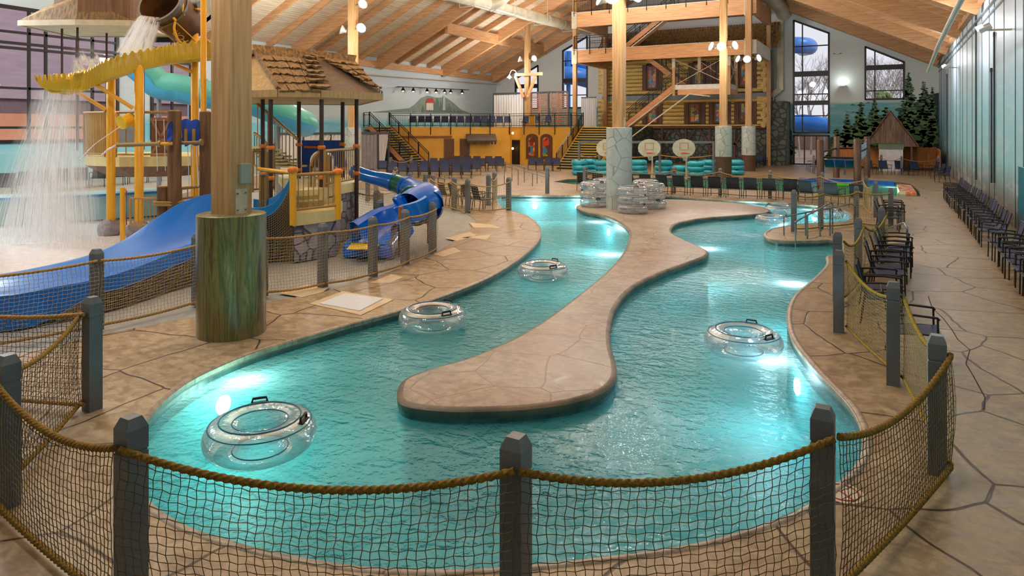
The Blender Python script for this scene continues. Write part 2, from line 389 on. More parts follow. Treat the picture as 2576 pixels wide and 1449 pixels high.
# island
n = len(ISL); mb = MB(); levels = [(-1.15, 2, 0), (-.28, 2, 0), (-.10, 1, .0), (-.09, 0, -.012), (-.02, 0, -.02), (0.0, 0, .0), (.012, 0, .05)]
si = 1 if area(ISL) > 0 else -1; ks = []
for z, mi, off in levels:
    vs = []
    for i in range(n):
        tg = ISL[(i + 1) % n] - ISL[i - 1]; tg.normalize(); nr = Vector((tg.y, -tg.x, 0)) * si
        vs.append((ISL[i].x - nr.x * off, ISL[i].y - nr.y * off, z))
    ks.append((mb.verts(vs), mi))
for (a, _), (b, mi) in zip(ks, ks[1:]):
    mb.cur = mi
    for j in range(n): mb.face(a + j, a + (j + 1) % n, b + (j + 1) % n, b + j)
top = [Vector(mb.v[ks[-1][0] + j]) for j in range(n)]; mb.cur = 3
for a, b, c in tessellate_polygon([[Vector((p.x, p.y, 0)) for p in top]]): mb.face(ks[-1][0] + a, ks[-1][0] + b, ks[-1][0] + c)
o = mb.build('river_island', [COPE, TILE, PAINT, ISLE], smooth=50)
struct(o); tag(o, 'long curving concrete island dividing the two channels of the river', 'island'); 
# blue and red edge of the far pool
mb = MB(); e = [g(p, q) for p, q in ((2010, 449.5), (2150, 454), (2250, 459))]
for a, b in zip(e, e[1:]): mb.obox(a + Vector((0, 0, -.1)), b + Vector((0, 0, -.1)), .12, .3)
tag(mb.build('pool_edge_pad', plain('blue_pad', (30, 92, 206), .35)), 'bright blue padded lip along far edge of the green activity pool', 'pool edge pad')
mb = MB(); ci = [g(2256, 461), g(2292, 465), g(2306, 483), g(2262, 480)]; mb.prism(ci, -.6, -.02)
t = NT('orange_fish_scale_ramp'); v = t.add('TexVoronoi'); v.inputs['Scale'].default_value = 3.2; t.link(t.pos(), v.inputs['Vector'])
t.col(t.ramp(v.outputs[0], [(.25, lin(232, 84, 48)), (.5, lin(240, 140, 100)), (.6, lin(250, 226, 190))])); t.set(rough=.3)
tag(mb.build('pool_step', t.m), 'orange and white patterned entry step at the corner of the green pool', 'pool step')
# underwater lamps
V2 = lambda *a: Vector(a)
lens = emit('underwater_lens', (236, 246, 250), 6)
for i, (px, py, pw, c, lb) in enumerate([(548, 1003, 26, (.68, 1, .82), 'greenish white underwater lamp glowing behind the tube nearest the camera'), (2022, 968, 26, (.84, .95, 1), 'white underwater lamp by the bank in front of the single right-hand tube'),
        (1545, 668, 14, (.84, .97, 1), 'underwater lamp in the waist of the island on the tube side'), (1558, 578, 14, (.84, .97, 1), 'underwater lamp where the island bulges below the stone column'), (1812, 655, 14, (.84, .97, 1), 'underwater lamp beside the pointed right bulge of the island'),
        (2000, 752, 16, (.84, .95, 1), 'underwater lamp below the right bank beside the row of chairs'), (1350, 512, 16, (.84, .97, 1), 'underwater lamp at the far left end of the river'), (1458, 507, 10, (.84, .97, 1), 'underwater lamp behind the clear tube stacks'),
        (1898, 520, 14, (.84, .97, 1), 'underwater lamp in the narrow far channel behind the island'), (1988, 597, 12, (.84, .97, 1), 'underwater lamp at the tip of the stair landing'), (2112, 541, 12, (.84, .97, 1), 'underwater lamp in the small bay behind the handrails')]):
    P = g(px, py, -.45); cand = [(( q - V2(P.x, P.y, 0)).length, q, lp_, k_, s_) for lp_, s_ in ((RIV, -sg), (ISL, 1 if area(ISL) > 0 else -1)) for k_, q in enumerate(lp_)]; _, best, lp_, k_, s_ = min(cand, key=lambda c_: c_[0])
    tg = (lp_[(k_ + 1) % len(lp_)] - lp_[k_ - 1]).normalized(); d = V2(tg.y, -tg.x, 0) * s_; W = V2(best.x, best.y, -.5); qd = d.to_track_quat('Z', 'Y')
    mb = MB(); mb.lathe((0, 0, 0), [(0, 0), (.11, .0), (.12, .03), (.08, .05), (0, .055)], 16, cap=False); mb.v = [tuple(W + d * .01 + qd @ Vector(v)) for v in mb.v]
    tag(mb.build('pool_light', lens, smooth=60), lb, 'pool light')
    L = W + d * .38; lamp('underwater_light', (L.x, L.y, -.32), pw * (1.9 if pw > 20 else 4.2), c, r=.12)
for px, py in ((1440, 457), (1905, 456), (1640, 456), (2240, 478)):
    P = g(px, py, -.3); lamp('underwater_light', (P.x, P.y, P.z), 50, (.6, 1, .75), r=.12)
mb = MB(); cr = [g(*q) for q in ((2335, 745), (2345, 775), (2372, 800), (2395, 830), (2410, 855), (2440, 880), (2430, 915), (2448, 945), (2478, 1000), (2475, 1030))]
for a, b in zip(cr, cr[1:]): mb.obox(a, b, .014, .004)
struct(mb.build('trim_5', plain('dark_crack', (72, 56, 44), .8)))
mb = MB()
for pl_ in (((700, 738), (770, 716), (830, 722), (812, 735), (760, 748)), ((930, 712), (985, 690), (1015, 697), (980, 712)), ((1090, 640), (1140, 622), (1160, 632), (1115, 646)), ((1120, 600), (1180, 584), (1200, 592), (1150, 606)), ((1160, 598), (1235, 590), (1225, 602)), ((1180, 560), (1240, 566), (1260, 574), (1190, 572))): mb.prism([g(*q) for q in pl_], .0, .004)
struct(mb.build('trim_6', plain('plain_beige_concrete', (208, 188, 152), .5)))
# anti-slip mat by the bank
mb = MB(); mb.prism([g(803, 766), g(868, 741), g(965, 754), g(905, 785)], .0, .028)
mt = plain('mat_pale', (214, 222, 230), .5, c2=(190, 200, 210), sc=60)
tag(mb.build('floor_mat', mt, bevel=.01), 'white perforated square mat lying on the left bank beside the log column', 'mat')
mb = MB(); mb.prism([g(778, 765), g(862, 734), g(990, 755), g(908, 794)], .0, .012)
struct(mb.build('trim_2', plain('plain_beige_concrete', (208, 188, 152), .5)))
# ------------------------------------------------------------ roof
SL = .48; XR, XL, XM = 3.3, -34.9, -15.8
def rz(x, base): return base + SL * min(XR - x, x - XL)
mb = MB()
def slab(x0, x1, y0, y1):
    k = mb.verts([(x0, y0, rz(x0, 8.45)), (x1, y0, rz(x1, 8.45)), (x1, y1, rz(x1, 8.45)), (x0, y1, rz(x0, 8.45)), (x0, y0, rz(x0, 8.7)), (x1, y0, rz(x1, 8.7)), (x1, y1, rz(x1, 8.7)), (x0, y1, rz(x0, 8.7))])
    for q in ((0, 1, 2, 3), (7, 6, 5, 4), (0, 4, 5, 1), (1, 5, 6, 2), (2, 6, 7, 3), (3, 7, 4, 0)): mb.face(*[k + i for i in q])
mb2 = mb; slab(XL, XM, 25.5, 60.6); slab(-28.6, XM, -9, 25.5)
struct(mb.build('ceiling', DECKR)); mb = MB(); slab(XM, XR + .6, -9, 60.6); struct(mb.build('ceiling', plain('shaded_brown_deck', (196, 156, 112), .6, c2=(170, 130, 90), sc=1.2, stretch=(6, .7, 1))))  # right slope coloured darker: shade between the rafters put into the brown
mb = MB(); mb.box(XL - .3, -28.5, -9, 25.6, 11.6, 11.8); mb.plate([(XL, 25.5, 8.4), (-28.5, 25.5, 11.6), (XL, 25.5, 11.8)], (0, .15, 0)); struct(mb.build('ceiling', DECKR))
def rafter(y, w, base, h, nm, lab):
    for s in (1, -1):
        xe = XR if s == 1 else (XL if y > 25.5 else -28.6)
        mb = MB(); P = Vector((xe, y, rz(xe, base) + h / 2)); Q = Vector((XM, y, rz(XM, base) + h / 2)); mb.obox(P, Q, w, h * .95)
        o = mb.build(nm, WOOD); struct(o)
k = -7
y = 6.8 - 2.175 * 7
i = -7
while y < 59.5:
    if i % 4 == 0: rafter(y, .32, 7.45, 1.1, 'ceiling_girder', '')
    else: rafter(y, .15, 8.0, .46, 'ceiling_rafter', '')
    i += 1; y += 2.175
rafter(59.6, .34, 7.45, 1.15, 'ceiling_girder', '')
mb = MB(); mb.obox((XR - .12, -9, 8.1), (XR - .12, 60, 8.1), .2, .3); mb.obox((XL + .12, 25.6, 7.9), (XL + .12, 60, 7.9), .2, .5); mb.obox((XM, -9, 16.9), (XM, 60, 16.9), .4, 1.0); struct(mb.build('ceiling_beam', WOOD))
mb = MB(); mb.obox((-29.1, 42.5, rz(-29.1, 7.7)), (-29.1, 59.5, rz(-29.1, 7.7)), .25, .8)
struct(mb.build('ceiling_beam', WOOD))
# ------------------------------------------------------------ walls and windows
def fmx(x): return lambda u, v: (x, u, v)
def fmy(y): return lambda u, v: (u, y, v)
def window(nm, out, vs, hs, fm, nrm, bar=.09, pane=True, thick_bars=()):
    # out: polygon (u,z); vs/hs: mullion u / rail z ; frame as one mesh, glass child
    mb = MB(); N = Vector(nrm); n = len(out)
    def P(u, v): return Vector(fm(u, v))
    for i in range(n): mb.obox(P(*out[i]), P(*out[(i + 1) % n]), .16, bar * 1.5, up=(N.cross(P(*out[(i + 1) % n]) - P(*out[i]))), ext=.03)
    us = [p[0] for p in out]; u0, u1 = min(us), max(us); z0 = min(p[1] for p in out)
    def ztop(u):
        best = z0
        for i in range(n):
            (a, b), (c, d) = out[i], out[(i + 1) % n]
            if abs(a - c) > 1e-6 and min(a, c) - 1e-6 <= u <= max(a, c) + 1e-6: best = max(best, b + (d - b) * (u - a) / (c - a))
        return best
    def urange(z):
        ok = [u0 + (u1 - u0) * q / 60 for q in range(61) if ztop(u0 + (u1 - u0) * q / 60) >= z]
        return (min(ok), max(ok)) if ok else (u0, u1)
    for u in vs: mb.obox(P(u, z0), P(u, ztop(u)), .12, bar, up=(fm(1, 0)[0] - fm(0, 0)[0], fm(1, 0)[1] - fm(0, 0)[1], 0))
    for z in hs:
        a, b = urange(z); mb.obox(P(a, z), P(b, z), .12, bar)
    for z, h_ in thick_bars:
        a, b = urange(z); mb.obox(P(a, z), P(b, z), .2, h_)
    fr = struct(mb.build(nm, BLACK))
    if pane:
        mb = MB(); poly_holes(mb, out, [], lambda u, v: P(u, v)); mb.build('pane', GLASS, fr)
    return fr
# left wall
Wl = [(-6, 2.36), (21.0, 2.36), (21.0, 8.4), (-6, 8.75)]; Wl2 = [(22.9, 2.36), (25.3, 2.36), (25.3, 8.3), (22.9, 8.35)]
mb = MB(); poly_holes(mb, [(-9, 0), (60, 0), (60, 8.6), (25.6, 8.6), (25.6, 11.7), (-9, 11.7)], [Wl, Wl2], fmx(XL), (-.35, 0, 0)); struct(mb.build('wall_left', MURAL_L))
window('window_1', Wl, [-4 + .72 * k for k in range(34) if k % 3 != 1] , [3.0, 4.8, 7.35], fmx(XL), (1, 0, 0), bar=.11, thick_bars=((6.62, .12), (6.85, .12)))
window('window_2', Wl2, [24.1], [3.0, 4.8, 7.35], fmx(XL), (1, 0, 0), bar=.11, thick_bars=((6.7, .3),))
# back wall
WA = [(-6.8, 2.6), (-4.2, 2.6), (-4.2, 10.55), (-6.8, 11.75)]; WB = [(-1.6, 5.2), (1.0, 5.2), (1.0, 8.0), (-1.6, 9.3)]
WC = [(-27.5, 4.9), (-25.0, 4.9), (-25.0, 11.6), (-27.5, 10.4)]; WD = [(-32.7, 4.9), (-30.2, 4.9), (-30.2, 9.1), (-32.7, 7.9)]
DR = [(-6.8, .02), (-4.2, .02), (-4.2, 2.35), (-6.8, 2.35)]
mb = MB(); poly_holes(mb, [(XL - .3, 0), (XR + .3, 0), (XR + .3, 8.6), (XM, 17.6), (XL - .3, 8.6)], [WA, WB, WC, WD, DR], fmy(60), (0, .35, 0)); struct(mb.build('wall_back', MURAL_B))
window('window_3', WA, [-6.15], [3.95, 5.7, 9.6], fmy(60), (0, -1, 0), thick_bars=((5.0, .36), (7.35, .42)))
window('window_4', WB, [-.95], [5.85], fmy(60), (0, -1, 0), thick_bars=((7.65, .38),))
window('window_5', WC, [-26.4], [9.4, 6.1], fmy(60), (0, -1, 0), thick_bars=((7.5, .4),))
window('window_6', WD, [-31.6], [6.0], fmy(60), (0, -1, 0), thick_bars=((7.1, .4),))
fr = window('door_1', DR, [-6.0, -5.1], [], fmy(60), (0, -1, 0))
mb = MB(); mb.plate([(XL - .3, -9, 0), (XR + .3, -9, 0), (XR + .3, -9, 8.6), (XM, -9, 17.6), (XL - .3, -9, 8.6)], (0, -.3, 0)); struct(mb.build('wall_front', MURAL_B))
# right wall
mb = MB(); poly_holes(mb, [(-9, 0), (60, 0), (60, 8.6), (-9, 8.6)], [[(19, .02), (24.6, .02), (24.6, 1.87), (19, 1.87)]], fmx(XR), (.3, 0, 0)); struct(mb.build('wall_right', MURAL_R))
mb = MB(); mb.box(XR + .02, XR + .12, 19, 24.6, .02, 1.87); struct(mb.build('door_2', plain('teal_door', (22, 122, 146), .4)))
SEAM = plain('wall_seam', (70, 104, 118), .5)
mb = MB()
for k in range(30):
    y = 1 + k * 2.0 + .3 * (k % 3); w_ = .012 if k % 2 else .026
    mb.box(XR - .018, XR + .01, y - w_, y + w_, 0.02 if not 19 < y < 24.6 else 1.9, 8.4)
struct(mb.build('trim_3', SEAM))
mb = MB(); mb.box(XR - .06, XR, -9, 60, 7.15, 7.22); mb.box(XR - .1, XR, -9, 60, 7.45, 7.5); struct(mb.build('trim_4', plain('pipe_grey', (150, 162, 168), .4)))
# ------------------------------------------------------------ big timber columns
t = NT('painted_bark'); p = t.pos((3.2, 3.2, .28)); n = t.noise(p, 1.6, 5, .65, .8)
t.col(t.ramp(n, [(.3, lin(58, 48, 34)), (.42, lin(98, 84, 54)), (.5, lin(132, 124, 76)), (.56, lin(84, 92, 60)), (.68, lin(150, 146, 104))])); t.set(rough=.28, spec=.6); BARK = t.m
def m_stone(name, stone, mort, sc, dark=(70, 84, 92), rough=.5, edge=.06):
    t = NT(name); p = t.pos(obj=True); v = t.add('TexVoronoi', feature='DISTANCE_TO_EDGE'); v.inputs['Scale'].default_value = sc; t.link(p, v.inputs['Vector'])
    c = t.add('TexVoronoi'); c.inputs['Scale'].default_value = sc; t.link(p, c.inputs['Vector'])
    base = t.mix(t.ramp(c.outputs['Color'], [(.2, (.2, .2, .2)), (.8, (1, 1, 1))]), lin(*mort), lin(*stone))
    base = t.mix(.3, base, t.ramp(t.noise(p, 5, 4), [(.3, lin(*dark)), (.7, lin(*stone))]))
    t.col(t.mix(t.ramp(v.outputs[0], [(0, (1, 1, 1)), (edge, (.85, .85, .85)), (edge * 2.2, (0, 0, 0))]), base, lin(*dark))); t.set(rough=rough)
    t.bump(t.ramp(v.outputs[0], [(0, (0, 0, 0)), (edge * 2, (1, 1, 1))]), .4, .03); return t.m
STONEP = m_stone('painted_boulders', (196, 204, 200), (164, 176, 174), 1.9, (132, 146, 152), .3, .012)
ROCK = m_stone('grey_rock_skirt', (178, 174, 188), (146, 142, 156), 3.6, (74, 74, 88), .5, .04)
FIELD = m_stone('fieldstone', (110, 118, 108), (78, 90, 84), 2.2, (40, 50, 50), .6, .07)
BROWNP = plain('brown_paint', (92, 66, 48), .4); PLATE = plain('cream_steel_plate', (214, 206, 180), .4); WHITE = plain('white_paint', (226, 226, 218), .4)
GALV = plain('galvanised_steel', (150, 158, 160), .3, .8, c2=(110, 118, 122))
HEADM = plain('lamp_housing', (205, 208, 205), .35, .3); GLOW = emit('flood_glass', (255, 252, 246), 60)
def column(x, y, r, zt, mat, lab, band=None, s=.4, ztop=None, lampz=7.9, dirs=(-1, 1)):
    t_ = thing('timber_column', lab, 'column', (x, y, 0))
    mb = MB(); z0 = band or 0
    mb.lathe((x, y, 0), [(r, z0), (r, zt - .012), (r - .02, zt)], 40); mb.build('base_sleeve', mat, t_, smooth=40)
    if band: MB().lathe((x, y, 0), [(r - .012, 0), (r - .012, band)], 40).build('base_band', BROWNP, t_, smooth=40)
    zz = ztop or rz(x, 7.9); MB().box(x - s / 2, x + s / 2, y - s / 2, y + s / 2, zt - .02, zz).build('timber_shaft', WOODV, t_, bevel=.012)
    pl = MB().box(x - .04, x + s / 2 + .012, y - s / 2 - .012, y - s / 2 + .1, zt, zt + .34) if 0 else MB().box(x + s / 2, x + s / 2 + .012, y - .1, y + .1, zt, zt + .36)
    o = pl.build('base_plate', PLATE, t_)
    bb = MB()
    for a in (-.07, .07):
        for b in (.06, .3): bb.lathe((x + s / 2 + .02, y + a, zt + b - .012), [(.0, 0), (.014, 0), (.014, .02), (0, .02)], 8)
    bb.build('bolt', GALV, o)
    return t_
c1 = column(-8.43, 6.77, .478, 1.75, BARK, 'big square timber column standing on a tall round sleeve painted like bark, nearest the camera')
P2 = g(1557, 530); P2 = Vector((-8.7, 23.95, 0))
column(-8.69, 23.9, .47, 3.0, STONEP, 'timber column on a boulder-painted round base standing on the river island')
column(-8.75, 42.3, .49, 3.1, STONEP, 'timber column on a boulder-painted base with brown bottom, behind the basketball hoops', band=1.25)
column(-8.5, 49.3, .47, 3.1, STONEP, 'timber column on boulder-painted base at the right corner of the stair tower', band=1.1)
column(-25.4, 28.2, .44, 3.0, STONEP, 'timber column on pale painted base behind the shingled hut roof')
column(-26.4, 50.5, .4, 3.4, WOODV, 'timber column with splayed brackets rising through the yellow stage')
def flood(P, d, label, n2=True):
    t_ = thing('floodlight', label, 'floodlight', tuple(P))
    d = Vector(d).normalized(); c = Vector(P) + d * .42
    MB().tube([Vector(P), Vector(P) + d * .12 + Vector((0, 0, .06)), c - d * .1], .025, 8).build('bracket', GALV, t_, smooth=60)
    tilt = (d * .8 + Vector((FW[0] * -.45, FW[1] * -.45, .25))).normalized(); q = tilt.to_track_quat('Z', 'Y')
    def ring(prof, nm, mt, par):
        mb = MB(); mb.lathe((0, 0, 0), prof, 20, cap=False); mb.v = [tuple(c + q @ Vector(v)) for v in mb.v]; return mb.build(nm, mt, par, smooth=60)
    hd = ring([(.0, -.2), (.09, -.2), (.11, -.1), (.24, .06), (.27, .12), (.25, .12), (.1, -.06), (0, -.06)], 'housing', HEADM, t_)
    ring([(0, .05), (.2, .06), (.22, .09), (0, .09)], 'lens', GLOW, hd)
flood_at = [(-8.43, 6.77, 8.2, 'the nearest column'), (-8.69, 23.9, 7.75, 'the island column'), (-8.75, 42.3, 7.9, 'the column behind the basketball hoops'), (-8.5, 49.3, 7.75, 'the stair tower corner column'), (-25.4, 28.2, 8.3, 'the column behind the hut roof'), (-26.4, 50.5, 8.7, 'the column on the yellow stage')]
for x, y, z, nm in flood_at:
    for s, sn in ((-1, 'left'), (1, 'right')): flood((x + s * .2, y - .05, z), (s, -.15, 0), f'round floodlight on the {sn} side of {nm}', )
    if y > 20 and x > -20: flood((x, y - .2, z - .1), (0, -1, 0), f'round floodlight on the front face of {nm}')
flood((-25.2, 28.2, 9.6), (1, 0, 0), 'upper round floodlight on the column behind the hut roof')
# ------------------------------------------------------------ rope and net fences
def m_rope(name, a, b):
    t = NT(name); t.col(t.ramp(t.noise(t.pos(), 60, 3), [(.3, lin(*b)), (.7, lin(*a))])); t.set(rough=.85, spec=.2); return t.m
ROPE_D = m_rope('dark_manila_rope', (158, 126, 56), (96, 72, 28)); ROPE_Y = m_rope('yellow_manila_rope', (176, 158, 76), (124, 108, 44)); ROPE_T = m_rope('tan_manila_rope', (196, 160, 104), (146, 112, 66))
NET_D = plain('dark_olive_net', (104, 88, 52), .9, c2=(78, 64, 34)); NET_Y = plain('tan_net', (176, 160, 112), .9); NET_T = plain('beige_net', (184, 164, 122), .9)
POSTM = plain('slate_grey_post', (110, 117, 123), .4, c2=(92, 98, 104), sc=2, bump=.1)
def post_mesh():
    a = .07; mb = MB(); ks = []
    for (s, z) in ((a, 0), (a, .98), (a - .006, .985), (a - .006, .995), (a, 1.0), (a, 1.135), (a * .62, 1.2)):
        ks.append(mb.verts([(-s, -s, z), (s, -s, z), (s, s, z), (-s, s, z)]))
    for p_, q_ in zip(ks, ks[1:]):
        for j in range(4): mb.face(p_ + j, p_ + (j + 1) % 4, q_ + (j + 1) % 4, q_ + j)
    mb.face(*[ks[-1] + j for j in range(4)]); return mb
POST = None
def rope_mesh(mb, pts, r, strands=True):
    if strands:
        prof = []
        for i in range(12):
            th = 2 * PI * i / 12; rr = r * (1 + .17 * math.cos(3 * th)); prof.append((rr * math.cos(th), rr * math.sin(th)))
        # even spacing for the lay of the rope
        mb.sweep(pts, prof, twist=.42)
    else: mb.tube(pts, r, 6)
def spaced(fn, L, step):
    n = max(4, int(L / step)); return [fn(i / n) for i in range(n + 1)]
def fence(label, pts, cell=.055, sag=.15, rope=None, net=None, detail=2, side=1, nets=True, skip=(), rr=.022, nr=.003, zt=1.04, zb=.09, noposts=(), angle=0.):
    global POST
    rope = rope or ROPE_T; net = net or NET_T
    t_ = thing('rope_fence', label, 'rope fence', (pts[0].x, pts[0].y, 0))
    if POST is None: POST = post_mesh().build('post', POSTM); C.objects.unlink(POST)
    for i, p_ in enumerate(pts):
        if i in noposts: continue
        o = bpy.data.objects.new('post', POST.data); C.objects.link(o); o.parent = t_; o.location = (p_.x - pts[0].x, p_.y - pts[0].y, 0); o.rotation_euler = (0, 0, angle)
    for i, (a, b) in enumerate(zip(pts, pts[1:])):
        if i in skip: continue
        L = (b - a).length; dr = (b - a).normalized(); nr_ = Vector((dr.y, -dr.x, 0)) * side * .105
        sg_ = sag * min(1, L / 2.2) ** 1.2
        def top(u, s_=sg_): p_ = a.lerp(b, u) + nr_; return Vector((p_.x, p_.y, zt - 4 * s_ * u * (1 - u)))
        def bot(u): p_ = a.lerp(b, u) + nr_; return Vector((p_.x, p_.y, zb - .03 * math.sin(PI * u)))
        step = .011 if detail == 2 else .12
        for fn in ((top, bot) if nets else (top,)):
            mb = MB(); rope_mesh(mb, spaced(fn, L, step), rr, detail == 2); mb.build('rope', rope, t_, smooth=70 if detail == 2 else 40)
        if not nets: continue
        mb = MB(); nu = max(3, int(L / cell)); nv = max(3, int((zt - zb) / cell)); seg = nu if detail == 2 else max(6, nu // 3); segv = nv if detail == 2 else 4
        prof = [(nr * math.cos(2 * PI * q / 3), nr * math.sin(2 * PI * q / 3)) for q in range(3)]
        rnd = random.Random(int(a.x * 100) + i)
        ph = rnd.random() * 6
        def P(u, v):
            tp, bt = top(u), bot(u); q = tp.lerp(bt, v); bulge = .035 * math.sin(PI * v) * (.6 + .4 * math.sin(u * 9 + ph)) * side
            j = .006 if detail == 2 else 0
            off = j * math.sin(v * nv * 2.1 + u * nu * 1.3 + ph)
            return q + nr_.normalized() * bulge * side + dr * (off + .012 * math.sin(v * 7 + ph)) + Vector((0, 0, j * math.sin(u * nu * 2.3 + v * nv)))
        for m_ in range(1, nv): mb.sweep([P(q / seg, m_ / nv) for q in range(seg + 1)], prof, cap=False)
        for m_ in range(0, nu + 1): mb.sweep([P(m_ / nu, q / segv) for q in range(segv + 1)], prof, cap=False, up=dr)
        mb.build('net', net, t_)
    return t_
def G(*l): return [g(a, b) for a, b in l]
f1 = fence('long curving rope and net fence of slate posts round the near end of the river', G((232, 1030), (18, 1272), (330, 1531), (1298, 1611), (2070, 1491), (2357, 1190)), cell=.054, sag=.17, rope=ROPE_D, net=NET_D, side=1, rr=.022)
fence('rope and net fence of slate posts on the right bank beside the near navy chairs', G((2357, 1190), (2247, 967), (2110, 835)), cell=.05, sag=.2, rope=ROPE_Y, net=NET_Y, side=1, noposts=(0,), rr=.02)
fence('short rope fence behind the near navy chairs, running back along the bank', G((2107, 758), (2159, 699), (2217, 656)), cell=.06, sag=.2, rope=ROPE_Y, net=NET_Y, side=1, rr=.02)
fence('rope fence running off the left edge from the slate post before the splash pad', G((232, 1030), (-260, 975)), cell=.055, sag=.1, rope=ROPE_T, net=NET_D, side=-1, noposts=(0,))
fence('long rope and net fence curving round the splash pad in front of the slides', G((-210, 905), (243, 830), (497, 767), (660, 745), (812, 722), (938, 695), (1019, 665), (1088, 634)), cell=.055, sag=.07, rope=ROPE_T, net=NET_T, side=1, rr=.02)
fence('rope and net fence round the small landing with the stair handrails', G((1997, 582), (2065, 575), (2154, 566), (2241, 573)), cell=.07, sag=.16, rope=ROPE_Y, net=NET_Y, side=1, rr=.024, detail=1)
fence('long rope fence along the far bank in front of the dark chair row', G((1376.7, 486.5), (1471, 485), (1580, 485), (1696, 485), (1812, 491), (1937, 499), (2068, 508), (2179, 524), (2203, 546)), cell=.1, sag=.17, rope=ROPE_T, net=NET_T, side=1, detail=1, nr=.004, skip=(0,))
fence('rope and net fence beside the black chairs at the far left end of the river', G((1088, 516), (1142.6, 528), (1176.6, 536), (1279.7, 529)), cell=.09, sag=.2, rope=ROPE_T, net=NET_T, side=1, detail=1, nr=.004)
fence('two-post rope fence behind the far left end of the river', G((1229, 517), (1244, 505)), cell=.1, sag=.2, rope=ROPE_T, net=NET_T, detail=1, nr=.004)
fence('rope fence behind the blue tube slide, beside the beige deck', G((925, 506), (946, 494), (995.5, 486), (1031, 508), (1070, 512)), cell=.11, sag=.18, rope=ROPE_T, net=NET_T, detail=1, nr=.004)
fence('low rope fence at the foot of the black stairs by the cabana', G((983, 445), (1035, 441)), cell=.2, sag=.25, rope=ROPE_T, detail=1, nets=False)
fence('rope fence in front of the wooden shed and picket fence', G((2047, 436), (2125, 440), (2217, 434), (2268, 440), (2360, 440)), cell=.2, sag=.2, rope=ROPE_T, detail=1, nets=False)
# hook chain on the right-hand near fence
mb = MB(); q = g(2247, 967) + Vector((.1, -.06, 0))
for k in range(5):
    c = q + Vector((.01 * k, -.008 * k, 1.02 - .035 * k)); ax = Vector((1, 0, 0)) if k % 2 else Vector((0, 1, 0))
    mb.tube([c + ax * (.012 * math.cos(a)) + Vector((0, 0, .024 * math.sin(a))) for a in [2 * PI * i / 10 for i in range(10)]], .004, 5, closed=True)
tag(mb.build('snap_hook', GALV, smooth=60), 'small steel chain hook hanging on the slate post beside the near chairs', 'hook')
# ------------------------------------------------------------ chairs
CF = plain('dark_bronze_chair_frame', (46, 40, 38), .4, .3); SLN = plain('navy_sling', (26, 46, 90), .55, c2=(20, 36, 72), sc=40); SLB = plain('black_mesh_sling', (40, 44, 48), .6, c2=(28, 30, 34), sc=50)
def make_chair(slm, name='patio_chair', lounge=False):
    t_ = thing(name, 'x', 'chair'); t_['_o'] = [0, 0, 0]
    W = .28; r = .014
    def bar(pts, nm, rad=r, m_=CF): return MB().tube([Vector(p) for p in pts], rad, 6).build(nm, m_, t_, smooth=50)
    for s in (-1, 1):
        bar([(.26, s * W, 0), (.25, s * W, .62)], 'leg'); bar([(-.30, s * W, 0), (-.24, s * W, .42), (-.25, s * W, .62)], 'leg')
        bar([(.27, s * W, .61), (.25, s * W, .635), (0, s * W, .645), (-.27, s * W, .62)], 'armrest', .016)
    mb = MB()
    for s in (-1, 1): mb.tube([(.29, s * (W - .03), .41), (.1, s * (W - .03), .405), (-.18, s * (W - .03), .38), (-.24, s * (W - .03), .45), (-.36, s * (W - .03), .88)], .012, 6)
    mb.tube([(-.36, -W + .03, .88), (-.36, W - .03, .88)], .012, 6); mb.tube([(.29, -W, .41), (.29, W, .41)], .012, 6); mb.tube([(-.24, -W, .36), (-.24, W, .36)], .011, 6)
    mb.build('frame', CF, t_, smooth=50)
    mb = MB(); pr = [(.30, .405), (.27, .425), (.1, .41), (-.12, .385), (-.2, .40), (-.25, .47), (-.31, .68), (-.355, .875), (-.37, .875)]
    n = len(pr); a = mb.verts([(x, -W + .035, z) for x, z in pr]); b = mb.verts([(x, W - .035, z) for x, z in pr]); c = mb.verts([(x - .008, -W + .035, z - .012) for x, z in pr]); d = mb.verts([(x - .008, W - .035, z - .012) for x, z in pr])
    for j in range(n - 1): mb.face(a + j, b + j, b + j + 1, a + j + 1); mb.face(c + j + 1, d + j + 1, d + j, c + j)
    for q1, q2 in ((a, c), (b, d)):
        for j in range(n - 1): mb.face(q1 + j, q1 + j + 1, q2 + j + 1, q2 + j)
    mb.build('sling', slm, t_, smooth=50)
    return t_
CH = {'n': make_chair(SLN), 'b': make_chair(SLB)}; used = set()
def chair(kind, P, rz_, label, group, skip=()):
    if kind not in used and not skip:
        used.add(kind); r = CH[kind]; r.location = P; r.rotation_euler = (0, 0, rz_); r['label'] = label; r['group'] = group; return r
    return dup(CH[kind], P, rz_, label, group, skip)
def row(kind, P0, P1, n, face, what, frm, group, skip=(), jit=.04):
    rnd = random.Random(n)
    for i in range(n):
        P = P0.lerp(P1, i / max(1, n - 1)) + Vector((rnd.uniform(-jit, jit), rnd.uniform(-jit, jit), 0))
        o = ORD[i] if i < 20 else f'{i + 1}th'
        chair(kind, P, R(face + rnd.uniform(-4, 4)), f'{what}, {o} from {frm}', group, skip)
V = Vector
row('n', V((2.32, 20.9, 0)), V((2.32, 34.3, 0)), 18, 180, 'navy chair along the right wall', 'the near end of the back row', 'navy chairs along the right wall')
row('n', V((2.32, 13.4, 0)), V((2.32, 19.0, 0)), 9, 180, 'navy chair along the right wall', 'the near end of the front row', 'navy chairs along the right wall')
row('n', V((-.05, 14.0, 0)), V((.15, 17.3, 0)), 6, 4, 'navy chair behind the rope fence by the aisle', 'the near end', 'navy chairs by the near rope fence')
row('n', V((-.12, 12.0, 0)), V((-.08, 12.7, 0)), 2, 4, 'navy chair half hidden behind the rope net', 'the camera', 'navy chairs by the near rope fence')
